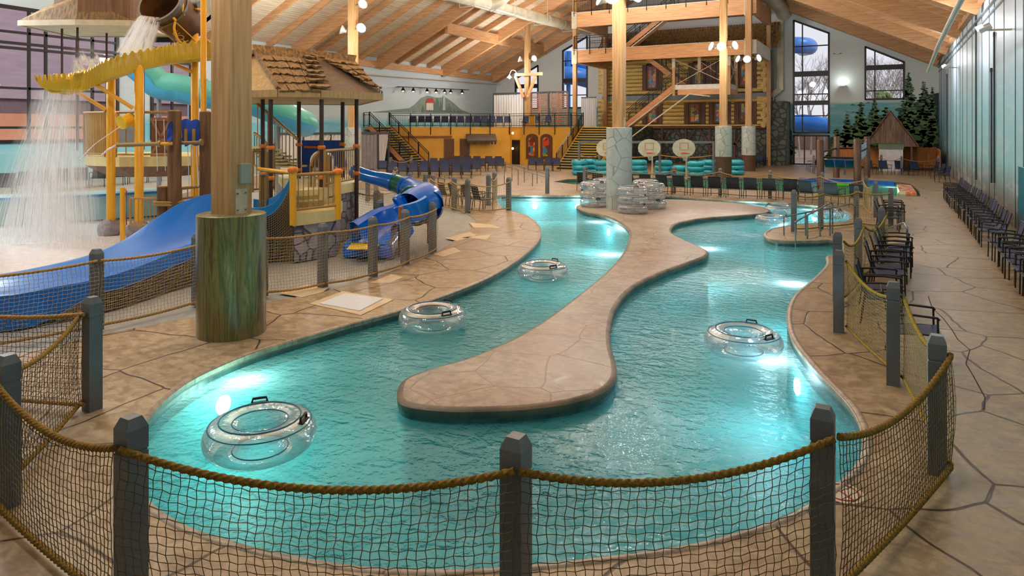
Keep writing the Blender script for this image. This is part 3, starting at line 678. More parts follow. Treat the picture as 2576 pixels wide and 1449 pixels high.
row('n', V((.30, 10.2, 0)), V((.30, 10.2, 0)), 1, 0, 'single navy armchair beside the post with the steel hook', 'the camera', 'navy chairs by the near rope fence')
row('b', V((.0, 22.6, 0)), V((.15, 25.2, 0)), 4, 5, 'dark chair behind the landing fence', 'the near end of its row', 'dark chairs behind the landing')
row('b', V((-12.7, 30.2, 0)), V((-3.6, 30.4, 0)), 13, 90, 'black mesh chair facing the green pool', 'the stone column end', 'black chairs facing the green pool')
row('b', V((-2.8, 29.8, 0)), V((-.9, 28.7, 0)), 3, 70, 'black mesh chair near the brown poles', 'the left end of its short row', 'black chairs facing the green pool')
row('b', V((-14.9, 22.0, 0)), V((-12.9, 21.2, 0)), 4, 62, 'black mesh chair beside the far left rope fence', 'the slide end', 'black chairs by the far left fence')
for (a, b, n, nm) in (((985, 447), (1175, 449), 8, 'front'), ((962, 440), (1200, 440), 10, 'middle'), ((1090, 431), (1262, 431), 8, 'back')):
    row('n', g(*a), g(*b), n, -55, f'navy chair in the {nm} row before the yellow stage', 'the left', 'navy chairs in front of the yellow stage')
row('n', g(1150, 423), g(1255, 424), 5, -55, 'navy chair against the yellow stage wall', 'the tall shutters', 'navy chairs in front of the yellow stage')
row('n', g(1340, 428), g(1400, 430), 4, -60, 'navy chair under the arched shutters of the stage', 'the doorway', 'navy chairs by the arched shutters')
sp0 = atx(985, 300, -34); 
row('n', V((-33.9, 44.7, 3.06)), V((-28.0, 49.9, 3.06)), 13, -60, 'navy chair on the stage behind the railing', 'the left stairs', 'navy chairs on the stage')
row('n', V((-26.4, 49.9, 3.06)), V((-24.3, 49.9, 3.06)), 3, -90, 'navy chair on the stage beside the timber column', 'the column', 'navy chairs on the stage')
row('n', g(2190, 438.5), g(2305, 441), 4, -65, 'navy chair in front of the wooden shed', 'the brown poles', 'navy chairs by the wooden shed')
row('n', g(2345, 443), g(2372, 458), 3, 200, 'navy chair in the corner by the picket fence', 'the shed', 'navy chairs by the wooden shed')
row('n', g(2040, 428), g(2052, 434), 2, 200, 'navy chair beside the glass doors', 'the doors', 'navy chairs by the glass doors')
row('n', g(1893, 424), g(1935, 412), 6, -75, 'navy chair against the fieldstone wall of the tower', 'the column', 'navy chairs by the fieldstone wall')
for i in range(9):
    P = atd(12 + 47 * i, 0, 25.4 + .9 * i); chair('b', V((P.x, P.y, .4)), R(-40), f'dark chair behind the raised pool by the left wall, {ORD[i]} from the left', 'dark chairs by the left wall')
# white reclined loungers
def lounger(P, rz_, lab):
    t_ = thing('sun_lounger', lab, 'sun lounger', (0, 0, 0)); 
    mb = MB(); mb.plate([(-.9, -.3, .32), (.1, -.3, .32), (.1, .3, .32), (-.9, .3, .32)], (0, 0, .03)); mb.plate([(.1, -.3, .32), (.75, -.3, .95), (.75, .3, .95), (.1, .3, .32)], (-.02, 0, .03)); mb.build('sling', WHITE, t_)
    for x, y in ((-.8, -.28), (-.8, .28), (.2, -.28), (.2, .28)): MB().tube([(x, y, 0), (x, y, .33)], .016, 6).build('leg', WHITE, t_)
    t_.location = P; t_.rotation_euler = (0, 0, rz_)
lounger(g(922, 424), R(125), 'white reclined lounger beside the white cabana, left of the pair'); lounger(g(952, 424), R(125), 'white reclined lounger beside the white cabana, right of the pair')
# ------------------------------------------------------------ inflatable tubes
t = NT('clear_vinyl'); tr = t.add('BsdfTransparent'); tr.inputs[0].default_value = (.93, .96, .98, 1); gl = t.add('BsdfGlossy'); gl.inputs['Roughness'].default_value = .06
df = t.add('BsdfDiffuse'); df.inputs[0].default_value = (.84, .91, .98, 1)
nb = t.add('Bump'); nb.inputs['Strength'].default_value = .5; nb.inputs['Distance'].default_value = .02; t.link(t.noise(t.pos((1, 1, .3), obj=True), 14, 2), nb.inputs['Height']); t.link(nb.outputs[0], gl.inputs['Normal'])
lw = t.add('LayerWeight'); lw.inputs[0].default_value = .35; m1 = t.add('MixShader'); m2 = t.add('MixShader')
fr = t.math('MULTIPLY', lw.outputs['Facing'], .75)
t.link(t.math('ADD', t.math('MULTIPLY', fr, .62), .05), m1.inputs[0]); t.link(tr.outputs[0], m1.inputs[1]); t.link(df.outputs[0], m1.inputs[2])
t.link(t.math('ADD', t.math('MULTIPLY', fr, .8), .09), m2.inputs[0]); t.link(m1.outputs[0], m2.inputs[1]); t.link(gl.outputs[0], m2.inputs[2]); t.link(m2.outputs[0], t.out.inputs[0]); CLEAR = t.m
CYAN = plain('turquoise_vinyl', (60, 190, 212), .3, c2=(40, 168, 196)); BANDC = plain('blue_vinyl_band', (24, 118, 150), .35); HAND = plain('black_rubber_handle', (18, 18, 22), .5)
def make_tube(mat, clear=True):
    t_ = thing('inflatable_tube', 'x', 'inflatable tube'); Rm, rm = .36, .172
    mb = MB(); N, M_ = 56, 18; ks = []
    for i in range(N):
        th = 2 * PI * i / N; w_ = 1 + .012 * math.sin(th * 26)
        ks.append(mb.verts([((Rm + rm * w_ * math.cos(2 * PI * j / M_)) * math.cos(th), (Rm + rm * w_ * math.cos(2 * PI * j / M_)) * math.sin(th), rm * .95 * math.sin(2 * PI * j / M_)) for j in range(M_)]))
    for i in range(N):
        a, b = ks[i], ks[(i + 1) % N]
        for j in range(M_): mb.face(a + j, b + j, b + (j + 1) % M_, a + (j + 1) % M_)
    body = mb.build('tube_body', mat, t_, smooth=60)
    if clear:
        for rr_, z in ((Rm - .1, .135), (Rm + .02, .166), (Rm + .12, .118), (Rm - .1, -.13)):
            m3 = MB(); m3.tube([(rr_ * math.cos(2 * PI * i / 48), rr_ * math.sin(2 * PI * i / 48), z) for i in range(48)], .0065, 5, closed=True); m3.build('coloured_seam', BANDC, t_, smooth=60)
    for a in (80, -35):
        ca, sa = math.cos(R(a)), math.sin(R(a)); rd = V((ca, sa, 0)); tn = V((-sa, ca, 0)); c = rd * (Rm + .07) + V((0, 0, .15))
        MB().tube([c - tn * .075, c - tn * .065 + V((0, 0, .045)), c + tn * .065 + V((0, 0, .045)), c + tn * .075], .013, 6).build('handle', HAND, t_, smooth=50)
        mb = MB(); mb.obox(c - tn * .085 - V((0, 0, .004)), c + tn * .085 - V((0, 0, .004)), .06, .012); mb.build('handle_patch', HAND, t_)
    return t_
TC = make_tube(CLEAR); TB = make_tube(CYAN, False); first = {'c': True, 'b': True}
def tube_at(k, P, rz_, lab, grp, tilt=None):
    T = TC if k == 'c' else TB
    if first[k]: first[k] = False; T.location = P; T.rotation_euler = (0, 0, rz_); T['label'] = lab; T['group'] = grp; o = T
    else: o = dup(T, P, rz_, lab, grp)
    return o
WZ = .0
for px, py, a, lab in ((655, 1092, 60, 'clear inflatable tube floating nearest the camera in the left channel'), (1088, 800, 10, 'clear inflatable tube floating by the left bank beside the mat'), (1366, 682, 0, 'clear inflatable tube floating alone further up the left channel'),
        (1870, 858, 5, 'clear inflatable tube floating alone in the right channel'), (1942, 554, 30, 'clear inflatable tube floating by the tip of the island in the far right bay'), (1962, 528, 80, 'clear inflatable tube floating behind another one near the far bank'), (2082, 537, 10, 'clear inflatable tube floating in the small bay behind the handrails')):
    tube_at('c', g(px, py, WZ), R(a), lab, 'clear tubes floating in the river')
for si_, (px, py, nm) in enumerate(((1495, 520, 'left of the stone column'), (1592, 536, 'right of the stone column, nearest the camera'), (1640, 524, 'just behind the front stack'), (1628, 513, 'furthest behind the stone column'), (1520, 509, 'furthest left behind the column'))):
    for k in range(3):
        P = g(px, py) + V((random.uniform(-.04, .04), random.uniform(-.04, .04), .175 + .31 * k)); tube_at('c', P, R(random.uniform(0, 360)), f'clear tube on the {["bottom", "middle", "top"][k]} of the stack {nm}', 'stacked clear tubes on the island')
for si_, (px, py, nm, n) in enumerate(((1459, 440, 'first from the stage stairs', 3), (1482, 437, 'second from the stage stairs', 3), (1515, 441, 'just left of the stone column', 3), (1608, 440, 'just right of the stone column', 3), (1669, 441, 'between the two right hoops', 3), (1706, 442, 'below the right hoop', 2), (1752, 444, 'first to the right of the right hoop', 3), (1786, 440, 'just left of the brown-bottomed column', 3), (1850, 440, 'right of the brown-bottomed column', 3))):
    for k in range(n):
        P = g(px, py) + V((random.uniform(-.04, .04), random.uniform(-.04, .04), .175 + .31 * k)); tube_at('b', P, R(random.uniform(0, 360)), f'turquoise tube on the {["bottom", "middle", "top"][k]} of the stack {nm}', 'stacked turquoise tubes')
# ------------------------------------------------------------ handrails
def rail_thing(nm, lab, tubes, r=.021, mat=GALV, parts=None):
    t_ = thing(nm, lab, 'handrail', tuple(tubes[0][0]))
    for i, p_ in enumerate(tubes): MB().tube(catmull(p_, 4, False) if len(p_) > 3 else [V(q) for q in p_], r, 8).build((parts or ['rail'] * 99)[i], mat, t_, smooth=60)
    return t_
def hr(P, Q, lab, h=.9, drop=.9, stanch=(.35, .7)):   # P top on deck, Q bottom in water
    P, Q = V(P), V(Q); z = V((0, 0, 1)); d = (Q - P); d.z = 0; d.normalize()
    top0 = P + z * h; top1 = V((Q.x, Q.y, Q.z + h - .35)) if Q.z > -.1 else V((Q.x, Q.y, .48))
    path = [P, P + z * (h - .12), P + z * h + d * .14, P.lerp(Q, .2) + z * (h + .0), top1 - d * .12 + z * .06, top1 + d * .02 - z * .08, Q]
    tb = [[path[0], path[1], path[1] + z * .07 + d * .03, path[2], path[3], path[4], path[5], path[6]]]
    for s in stanch:
        a = P.lerp(Q, s); tt = path[3].lerp(path[4], max(0, (s - .2) / .75)); tb.append([V((a.x, a.y, min(0, Q.z))), V((a.x, a.y, tt.z - .02))])
    rail_thing('handrail', lab, tb, parts=['rail', 'post', 'post', 'post'])
hr(g(2150, 594), g(1974, 628, -.4), 'steel handrail into the river, farther of the pair on the landing')
hr(g(2094, 588), g(2002, 645, -.4), 'steel handrail into the river, nearer of the pair on the landing')
hr(g(2282, 672), g(2226, 640), 'single curved steel grab rail beside the navy chairs by the aisle', stanch=())
hr(g(1269, 462), g(1372, 482, -.2), 'pale steel handrail left of the pair at the far deck steps'); hr(g(1288, 456), g(1380, 474, -.2), 'pale steel handrail right of the pair at the far deck steps')
hr(g(1102, 500), g(1216, 528), 'steel handrail behind the black chairs, nearer one'); hr(g(1118, 492), g(1180, 514), 'steel handrail behind the black chairs, farther one')
# ------------------------------------------------------------ yellow stage
YEL = plain('ochre_stucco', (232, 180, 72), .6, c2=(222, 166, 60), sc=1.2, bump=.1); YELT = plain('yellow_nosing', (234, 206, 62), .5); TREAD = plain('dark_tread', (44, 42, 44), .6)
IRON = plain('black_iron', (28, 28, 32), .4, .4); BRN = plain('brown_boards', (116, 78, 54), .6, c2=(86, 56, 38), sc=2, stretch=(8, 8, .5)); CLOTH = plain('white_curtain', (226, 226, 224), .7, c2=(200, 202, 204), sc=1.5, stretch=(5, 5, .3))
GREYC = plain('grey_panel', (150, 148, 150), .6); WOODS = plain('stair_stringer_wood', (206, 150, 104), .5, c2=(180, 122, 80), sc=2, stretch=(.8, .8, 6)); CREAM = plain('cream_trim', (222, 216, 194), .5)
sA, sB, sC_ = V((-34.88, 42.9, 0)), V((-27.3, 49.1, 0)), V((-21.3, 48.0, 0))
ts = thing('raised_stage', 'long yellow stucco stage with a flat top carrying chairs and cabanas', 'stage', (sB.x, sB.y, 0))
MB().prism([sA, sB, sC_, V((-21.25, 50, 0)), V((-22.8, 50.2, 0)), V((-22.8, 59.9, 0)), V((-34.88, 59.9, 0))], 0, 3.05).build('stage_body', YEL, ts)
MB().box(-22.8, -17.8, 50.02, 57.3, 0, 3.04).build('stone_side', FIELD, ts)
def onseg(a, b, px):
    d = ray(px); e = b - a; den = d[0] * e.y - d[1] * e.x; k = (a.x * e.y - a.y * e.x) / den; return V((d[0] * k, d[1] * k, 0)), k
def zpx(py, D): return H - (py - HY) / F * D
def onwall(a, b, px0, px1, py0, py1, th, mat, nm, par, out=.0):
    n_ = V(((b - a).y, -(b - a).x, 0)).normalized()
    p, k1 = onseg(a, b, px0); q, k2 = onseg(a, b, px1); z0, z1 = zpx(py1, k1), zpx(py0, k1)
    base = [p + n_ * out, q + n_ * out, q + n_ * (out + th), p + n_ * (out + th)]
    return MB().prism(base, z0, z1).build(nm, mat, par)
onwall(sA, sB, 1117, 1142, 349, 408, .1, BRN, 'shutter', ts); onwall(sA, sB, 1157, 1181, 349, 408, .1, BRN, 'shutter', ts)
ledge = onwall(sA, sB, 985, 1137, 342, 347, .12, plain('dark_ochre_ledge', (150, 92, 40), .6), 'ledge', ts)  # ledge in a darker, browner ochre than the wall
p, k1 = onseg(sA, sB, 1172); q, k2 = onseg(sA, sB, 1246); n_ = V(((sB - sA).y, -(sB - sA).x, 0)).normalized(); za, zb_ = zpx(340, k1), zpx(356, k1)
mb = MB(); mb.plate([p + V((0, 0, za)), q + V((0, 0, za)), q + n_ * .9 + V((0, 0, zb_)), p + n_ * .9 + V((0, 0, zb_))], (0, 0, .1))
for k in range(9): a_ = p.lerp(q, (k + .5) / 9) + n_ * .85; mb.obox(a_ + V((0, 0, zb_ - .22)), a_ + V((0, 0, zb_)), .12, .1, up=(1, 0, 0))
mb.build('shingle_awning', plain('dark_shingle', (96, 80, 66), .7, c2=(70, 58, 48), sc=12), ts)
DARK = plain('dark_doorway', (26, 18, 14), .6); onwall(sB, sC_, 1289, 1308, 352, 420, .06, DARK, 'doorway', ts)
for dz_ in (2.55, 1.3):
    p, k = onseg(sB, sC_, 1295); mb = MB(); mb.ball((p.x, p.y - .35, dz_), .1, 8, 5); o = mb.build('lantern', emit('lantern_glow', (255, 190, 110), 5), ts, smooth=60)
def m_stained(name, seed):
    t = NT(name); v = t.add('TexVoronoi'); v.inputs['Scale'].default_value = 2.6; mp = t.add('Mapping'); mp.inputs['Location'].default_value = (seed, seed * 2, 0); t.link(t.add('NewGeometry').outputs['Position'], mp.inputs[0]); t.link(mp.outputs[0], v.inputs['Vector'])
    s = t.add('SeparateColor'); t.link(v.outputs['Color'], s.inputs[0])
    t.col(t.ramp(s.outputs[0], [(0, lin(120, 60, 44)), (.28, lin(214, 84, 48)), (.45, lin(226, 170, 50)), (.58, lin(230, 120, 80)), (.7, lin(70, 140, 170)), (.82, lin(150, 170, 70)), (.93, lin(150, 70, 60))], 'CONSTANT')); t.set(rough=.25); return t.m
for i, (a_, b_) in enumerate(((1325, 1354), (1361, 1390))):
    p, k = onseg(sB, sC_, a_); q, _ = onseg(sB, sC_, b_); nn = V(((sC_ - sB).y, -(sC_ - sB).x, 0)).normalized(); c = (p + q) / 2; w_ = (q - p).length / 2; e = (q - p).normalized()
    out = [c - e * w_, c + e * w_]; arch = [c + e * (w_ * math.cos(PI * s / 10)) + V((0, 0, 2.15 + .35 * math.sin(PI * s / 10))) for s in range(11)]
    f_ = MB().plate([V((out[0].x, out[0].y, .5)), V((out[1].x, out[1].y, .5))] + arch, nn * .1).build('arched_shutter_frame', BRN, ts)
    s_ = .55; arch2 = [c + nn * .11 + e * (w_ * s_ * math.cos(PI * s / 10)) + V((0, 0, 2.0 + .25 * math.sin(PI * s / 10))) for s in range(11)]
    l = c - e * w_ * s_ + nn * .11; r_ = c + e * w_ * s_ + nn * .11
    MB().plate([V((l.x, l.y, .75)), V((r_.x, r_.y, .75))] + arch2, nn * .02).build('painted_pane', m_stained('stained_%d' % i, i + .3), f_)
onwall(sB, sC_, 1332, 1344, 288, 320, .1, YEL, 'pier', ts, out=-.1)
# railings
def railing(pts, par_, z0, h=1.08, sp=1.5, bal=.14, drop=0., nm='railing', mat=IRON, r=.022):
    rl = MB(); bl = MB()
    for a, b in zip(pts, pts[1:]):
        a, b = V(a), V(b); L = (b - a).length; n = max(1, round(L / sp)); up = V((0, 0, 1))
        for k in range(n + 1): q = a.lerp(b, k / n); rl.obox(q - up * drop, q + up * h, .05, .05, up=(1, 0, 0))
        for hh in (h, h - .16, .1): rl.obox(a + up * hh, b + up * hh, .045, .04)
        m_ = int(L / bal)
        for k in range(1, m_): q = a.lerp(b, k / m_); bl.obox(q + up * .1, q + up * (h - .16), .016, .016, up=(1, 0, 0))
    o = rl.build(nm, mat, par_); bl.build('baluster_row', mat, o); return o
nA = V((.06, -.08, 0))
railing([sA + V((.1, 0, 3.05)), sB + V((0, -.08, 3.05)), sC_ + V((0, -.08, 3.05))], ts, 0, drop=.62)
railing([sC_ + V((0, -.08, 3.05)), V((-21.3, 50, 3.05))], ts, 0)
# stairs builder
def stairs(nm, lab, x0, x1, y0, y1, z0, z1, axis, n, rails=(True, True), open_=True, tm=TREAD, str_m=WOODS, yellow=True, rail_h=1.0, side=None):
    # axis 'x': climbs from x0 to x1, width y0..y1; axis 'y': climbs from y0 to y1, width x0..x1
    t_ = thing(nm, lab, 'stairs', ((x0 + x1) / 2, (y0 + y1) / 2, z0))
    tr = MB(); ns = MB()
    for k in range(n):
        za = z0 + (z1 - z0) * (k + 1) / n; f0, f1 = k / n, (k + 1) / n
        if axis == 'x':
            xa, xb = lerp(x0, x1, f0), lerp(x0, x1, f1); sg_ = 1 if x1 > x0 else -1
            tr.box(min(xa, xb), max(xa, xb), y0, y1, za - (.05 if open_ else (za - z0)), za); tr.box(xb - .012 if sg_ > 0 else xb - .0, xb + .0 if sg_ > 0 else xb + .012, y0, y1, za, za + .01)
            ns.box(min(xa, xa + sg_ * .03), max(xa, xa + sg_ * .03), y0 + .05, y1 - .05, za, za + .006); ns.box(min(xa, xa - sg_ * .006), max(xa, xa - sg_ * .006), y0 + .05, y1 - .05, za - .03, za + .006)
        else:
            ya, yb = lerp(y0, y1, f0), lerp(y0, y1, f1)
            tr.box(x0, x1, ya, yb, za - (.05 if open_ else (za - z0)), za)
            ns.box(x0 + .05, x1 - .05, ya - .006, ya + .05, za - .05, za + .006)
    tr.build('tread', tm, t_)['kind'] = 'stuff'
    if yellow: ns.build('nosing', YELT, t_)
    ends = []
    if axis == 'x': ends = [(V((x0, yy, z0)), V((x1, yy, z1))) for yy in (y0, y1)]
    else: ends = [(V((xx, y0, z0)), V((xx, y1, z1))) for xx in (x0, x1)]
    for i, (a, b) in enumerate(ends):
        MB().obox(a + V((0, 0, .0)), b + V((0, 0, .0)), .09, .36).build('stringer', str_m, t_)
        if rails[i]: railing([a + V((0, 0, .15)), b + V((0, 0, .15))], t_, 0, h=rail_h, sp=1.3)
    return t_
stairs('stage_stairs', 'black stairs with yellow nosings going up to the left end of the stage', -30.5, -34.3, 39.9, 42.2, 0, 3.05, 'x', 17, open_=False)
stairs('stage_stairs', 'wide black and yellow stairs going up at the right end of the stage', -21.15, -18.0, 45, 50, 0, 3.05, 'y', 17, open_=False, str_m=YEL)
tl = thing('stair_landing', 'railed landing at the head of the left stage stairs', 'landing', (-34.6, 41, 3.0))
MB().box(-34.88, -34.3, 39.9, 42.9, 2.85, 3.05).build('platform', WOODS, tl); railing([V((-34.35, 39.9, 3.05)), V((-34.85, 39.9, 3.05))], tl, 0)
# curtains and cabanas
def curtain(mb, p, q, z0, z1, amp=.06, waves=9, n=70, gather=None):
    e = (q - p); nn = V((e.y, -e.x, 0)).normalized(); a = []; b = []
    for i in range(n + 1):
        u = i / n; o = nn * amp * math.sin(u * waves * 2 * PI); a.append(p + e * u + o + V((0, 0, z1))); ub = u if gather is None else lerp(u, gather, .55); b.append(p + e * ub + o * .7 + V((0, 0, z0)))
    k1 = mb.verts(a); k2 = mb.verts(b)
    for i in range(n): mb.face(k1 + i, k1 + i + 1, k2 + i + 1, k2 + i)
    return mb
tc = thing('cabana', 'cabana on the stage with a white front curtain and two louvred screens', 'cabana', (-26, 52.5, 3.05))
def sy(px, y): d = ray(px); return V((d[0] / d[1] * y, y, 0))
a, b, c, d_, e_ = sy(1242, 52.6), sy(1319, 52.6), sy(1336, 52.6), sy(1380, 52.4), sy(1430, 52.4)
zt_ = zpx(232, 58)
curtain(MB(), a, b, 3.06, zt_ - .1, waves=12).build('curtain', CLOTH, tc, smooth=80)
fr = MB()
for q in (a, b, c, d_, e_): fr.obox(q + V((0, 0, 3.05)), q + V((0, 0, zt_)), .12, .12, up=(1, 0, 0))
fr.obox(a + V((0, 0, zt_)), b + V((0, 0, zt_)), .15, .15); fr.obox(b + V((0, 0, zt_)), e_ + V((0, 0, zt_)), .15, .15); fr.obox(a + V((0, 0, zt_)), a + V((0, 4, zt_)), .15, .15); fr.build('frame', plain('cabana_frame', (84, 80, 84), .5), tc)
LOUV = plain('louvre_brown', (170, 128, 108), .5)
for p, q in ((c, (c + d_) / 2), ((c + d_) / 2, d_), (d_ + V((.2, 0, 0)), (d_ + e_) / 2), ((d_ + e_) / 2, e_)):
    mb = MB()
    for k in range(17):
        z = 3.3 + k * (zt_ - 3.5) / 16; mb.obox(p + V((.1, 0, z)), q + V((-.1, 0, z)), .03, .085)
    mb.obox(p + V((.06, 0, 3.2)), p + V((.06, 0, zt_)), .06, .1, up=(1, 0, 0)); mb.obox(q + V((-.06, 0, 3.2)), q + V((-.06, 0, zt_)), .06, .1, up=(1, 0, 0)); mb.build('louvre_screen', LOUV, tc)
tc = thing('cabana', 'white curtain hanging beside the top of the right stage stairs', 'cabana', (-23, 54, 3.05)); a, b = sy(1462, 54), sy(1500, 54)
curtain(MB(), a, b, 3.06, zpx(246, 58), waves=8).build('curtain', CLOTH, tc, smooth=80); MB().obox(a + V((0, 0, zpx(245, 58))), b + V((0, 0, zpx(245, 58))), .08, .08).build('frame', plain('cabana_frame', (84, 80, 84), .5), tc)
tc = thing('cabana', 'row of white and grey curtained cabanas along the left wall behind the hut', 'cabana', (-33, 35, 0)); cols = [(-34.0, 30.8), (-33.6, 32.6), (-33.1, 34.6), (-32.6, 36.6), (-32.1, 38.3), (-31.9, 39.2)]
cols = [V((x, y, 0)) for x, y in cols]; fr = MB()
for q in cols: fr.obox(q, q + V((0, 0, 2.6)), .1, .1, up=(1, 0, 0))
for p, q in zip(cols, cols[1:]): fr.obox(p + V((0, 0, 2.6)), q + V((0, 0, 2.6)), .14, .16)
fr.build('frame', plain('cabana_frame', (84, 80, 84), .5), tc)
for i, (p, q) in enumerate(zip(cols, cols[1:])): curtain(MB(), p + V((.02, -.02, 0)), q, .05, 2.5, waves=6, gather=(.1 if i in (1, 4) else None)).build('curtain', CLOTH if i != 3 else GREYC, tc, smooth=80)
# ------------------------------------------------------------ slide tower
LOG = plain('peeled_log', (238, 212, 134), .5, c2=(212, 172, 92), sc=2.2, stretch=(.7, 5, 5)); CHINK = plain('dark_chinking', (70, 48, 30), .7)
tw = thing('stair_tower', 'tall glulam timber tower with landings, braces and black railings in front of the log cabin', 'stair tower', (-15, 50.3, 0))
for x, y, nm in ((-22, 50.3, 0), (-22, 57, 0), (-8.3, 57.0, 0)):
    MB().box(x - .15, x + .15, y - .15, y + .15, 0, 14.5).build('post', WOODV, tw)
for z0, z1 in ((8.17, 9.15), (11.0, 12.12)):
    MB().box(-22.1, -8.72, 50.15, 50.45, z0, z1).build('beam', WOOD, tw); MB().box(-8.5, -8.15, 50.3, 57.1, z0 + .05, z1 + .05).build('beam', CREAM if z0 < 9 else WOOD, tw)
    MB().box(-22.1, -21.8, 50.3, 57.1, z0, z1).build('beam', WOOD, tw)
    MB().box(-22.1, -8.3, 50.1, 50.5, z1, z1 + .04).build('deck_edge', CREAM, tw)
    for x in (-22, -8.72):
        pl = MB().box(x - .22, x + .22, 50.10, 50.14, z0 - .1, z1 + .15).build('steel_plate', PLATE, tw)
MB().box(-22, -18.6, 50.4, 57, 9.0, 9.15).build('deck', WOODS, tw); MB().box(-18.6, -8.4, 54.6, 57, 9.0, 9.15).build('deck', WOODS, tw); MB().box(-22, -14, 50.4, 53.5, 11.95, 12.1).build('deck', WOODS, tw); MB().box(-22, -8.4, 53.5, 57, 11.95, 12.1).build('deck', WOODS, tw)
railing([V((-22, 50.12, 9.19)), V((-18.0, 50.12, 9.19))], tw, 0, drop=.4); railing([V((-22, 50.12, 12.16)), V((-8.6, 50.12, 12.16))], tw, 0, drop=.3); railing([V((-22, 53.4, 9.19)), V((-18.6, 53.4, 9.19))], tw, 0)
MB().box(-14, -8.4, 52.5, 56.5, 13.5, 14.3).build('parapet', WHITE, tw)
# intermediate landing
MB().box(-14.2, -10.2, 51.0, 53.6, 6.02, 6.12).build('landing', WOODS, tw)
MB().box(-14.2, -10.2, 50.94, 51.0, 5.85, 6.2).build('landing_edge', WHITE, tw); MB().box(-13.9, -10.5, 50.95, 51.1, 5.45, 5.85).build('beam', WOOD, tw); MB().box(-10.2, -10.1, 50.95, 53.6, 5.45, 5.85).build('beam', WOOD, tw); MB().box(-10.2, -10.12, 50.94, 53.6, 5.85, 6.2).build('landing_edge', WHITE, tw)
for x, y in ((-14.2, 51), (-12.9, 53.6), (-10.15, 51), (-10.15, 53.6)):
    MB().box(x - .1, x + .1, y - .1, y + .1, 5.4, 8.3).build('post', WOODV, tw); MB().box(x - .12, x + .12, y - .13, y - .1, 7.5, 8.5).build('steel_plate', PLATE, tw)
for a, b in (((-14.1, 51, 8.1), (-10.3, 51, 6.2)), ((-14.1, 51, 6.2), (-10.3, 51, 8.2)), ((-12.8, 53.6, 8.1), (-10.2, 53.6, 6.2)), ((-10.1, 51, 8.1), (-10.1, 53.6, 6.2)), ((-10.1, 51, 6.2), (-10.1, 53.6, 8.1))): MB().tube([V(a), V(b)], .025, 6).build('cross_brace', PLATE, tw)
railing([V((-14.1, 51.05, 6.14)), V((-10.2, 51.05, 6.14)), V((-10.2, 53.6, 6.14)), V((-13, 53.6, 6.14))], tw, 0)
stairs('tower_stairs', 'lower flight of the tower stairs, rising from the stage level to the middle landing', -18.2, -14.2, 51.1, 52.3, 3.05, 6.1, 'x', 17, yellow=False)
stairs('tower_stairs', 'middle flight of the tower stairs, rising left behind the landing', -13.6, -17.6, 52.6, 53.8, 6.1, 9.15, 'x', 17, yellow=False)
stairs('tower_stairs', 'upper flight of the tower stairs, rising right between the two big beams', -18.3, -14.2, 51.1, 52.3, 9.15, 12.1, 'x', 17, yellow=False)
mb = MB()
for a, b in (((-18.2, 51.0, 2.75), (-14.2, 51.0, 5.75)), ((-17.6, 50.9, 2.2), (-13.0, 50.9, 5.5)), ((-18.2, 51, 8.8), (-14.2, 51, 11.7)), ((-13.0, 50.9, 5.5), (-11.5, 50.9, 5.3))): mb.tube([V(a), V(b)], .05, 6)
tag(mb.build('sprinkler_pipe', CREAM), 'cream sprinkler pipes following the undersides of the tower stairs', 'pipe')
# log cabin facade
lc = thing('log_cabin', 'log cabin facade on a fieldstone base behind the stair tower, with a shake roof', 'cabin', (-15.4, 57.6, 0)); yc = 57.6
MB().box(-22.4, -8.3, yc, yc + 1.6, 0, 2.95).build('stone_base', FIELD, lc); MB().box(-22.3, -8.4, yc + .12, yc + 1.5, 2.95, 9.3).build('back_wall', CHINK, lc)
MB().box(-8.35, -7.05, yc - .1, yc + 2.2, 0, 5.1).build('stone_pier', FIELD, lc)
wins = [(-17.9, 3.35, 5.1, 'l'), (-14.25, 3.35, 5.1, 'l'), (-12.2, 3.35, 5.1, 'l'), (-10.15, 3.35, 5.1, 'l'), (-17.9, 6.3, 8.4, 'u'), (-13.9, 6.3, 8.4, 'u'), (-12.0, 6.3, 8.4, 'u'), (-10.15, 6.3, 8.4, 'u')]
mb = MB()
def logrow(z, r, ln_):
    xs = [(-22.3, -8.9)]
    for wx, z0, z1, _ in wins:
        if z0 - .1 < z < z1 + .15:
            nx = []
            for a, b in xs:
                if a < wx - .55 and b > wx + .55: nx += [(a, wx - .55), (wx + .55, b)]
                else: nx.append((a, b))
            xs = nx
    for a, b in xs: mb.tube([V((a, yc + .1, z)), V(((a + b) / 2, yc + .1, z + random.uniform(-.01, .01))), V((b, yc + .1, z))], r, 10)
z = 3.13
while z < 5.3: logrow(z, .165, 0); z += .335
z = 6.05
while z < 9.3: logrow(z, .165, 0); z += .335
o = mb.build('log_wall', LOG, lc, smooth=50)
MB().tube([V((-22.6, yc - .05, 3.0)), V((-8.2, yc - .05, 3.0))], .15, 10).build('sill_log', BRN, lc, smooth=50); MB().box(-22.5, -8.2, yc - .12, yc + .2, 5.32, 5.8).build('band', plain('grey_blue_band', (132, 148, 152), .5), lc); MB().tube([V((-22.6, yc - .12, 5.25)), V((-8.2, yc - .12, 5.2))], .12, 10).build('beam_log', LOG, lc, smooth=50)
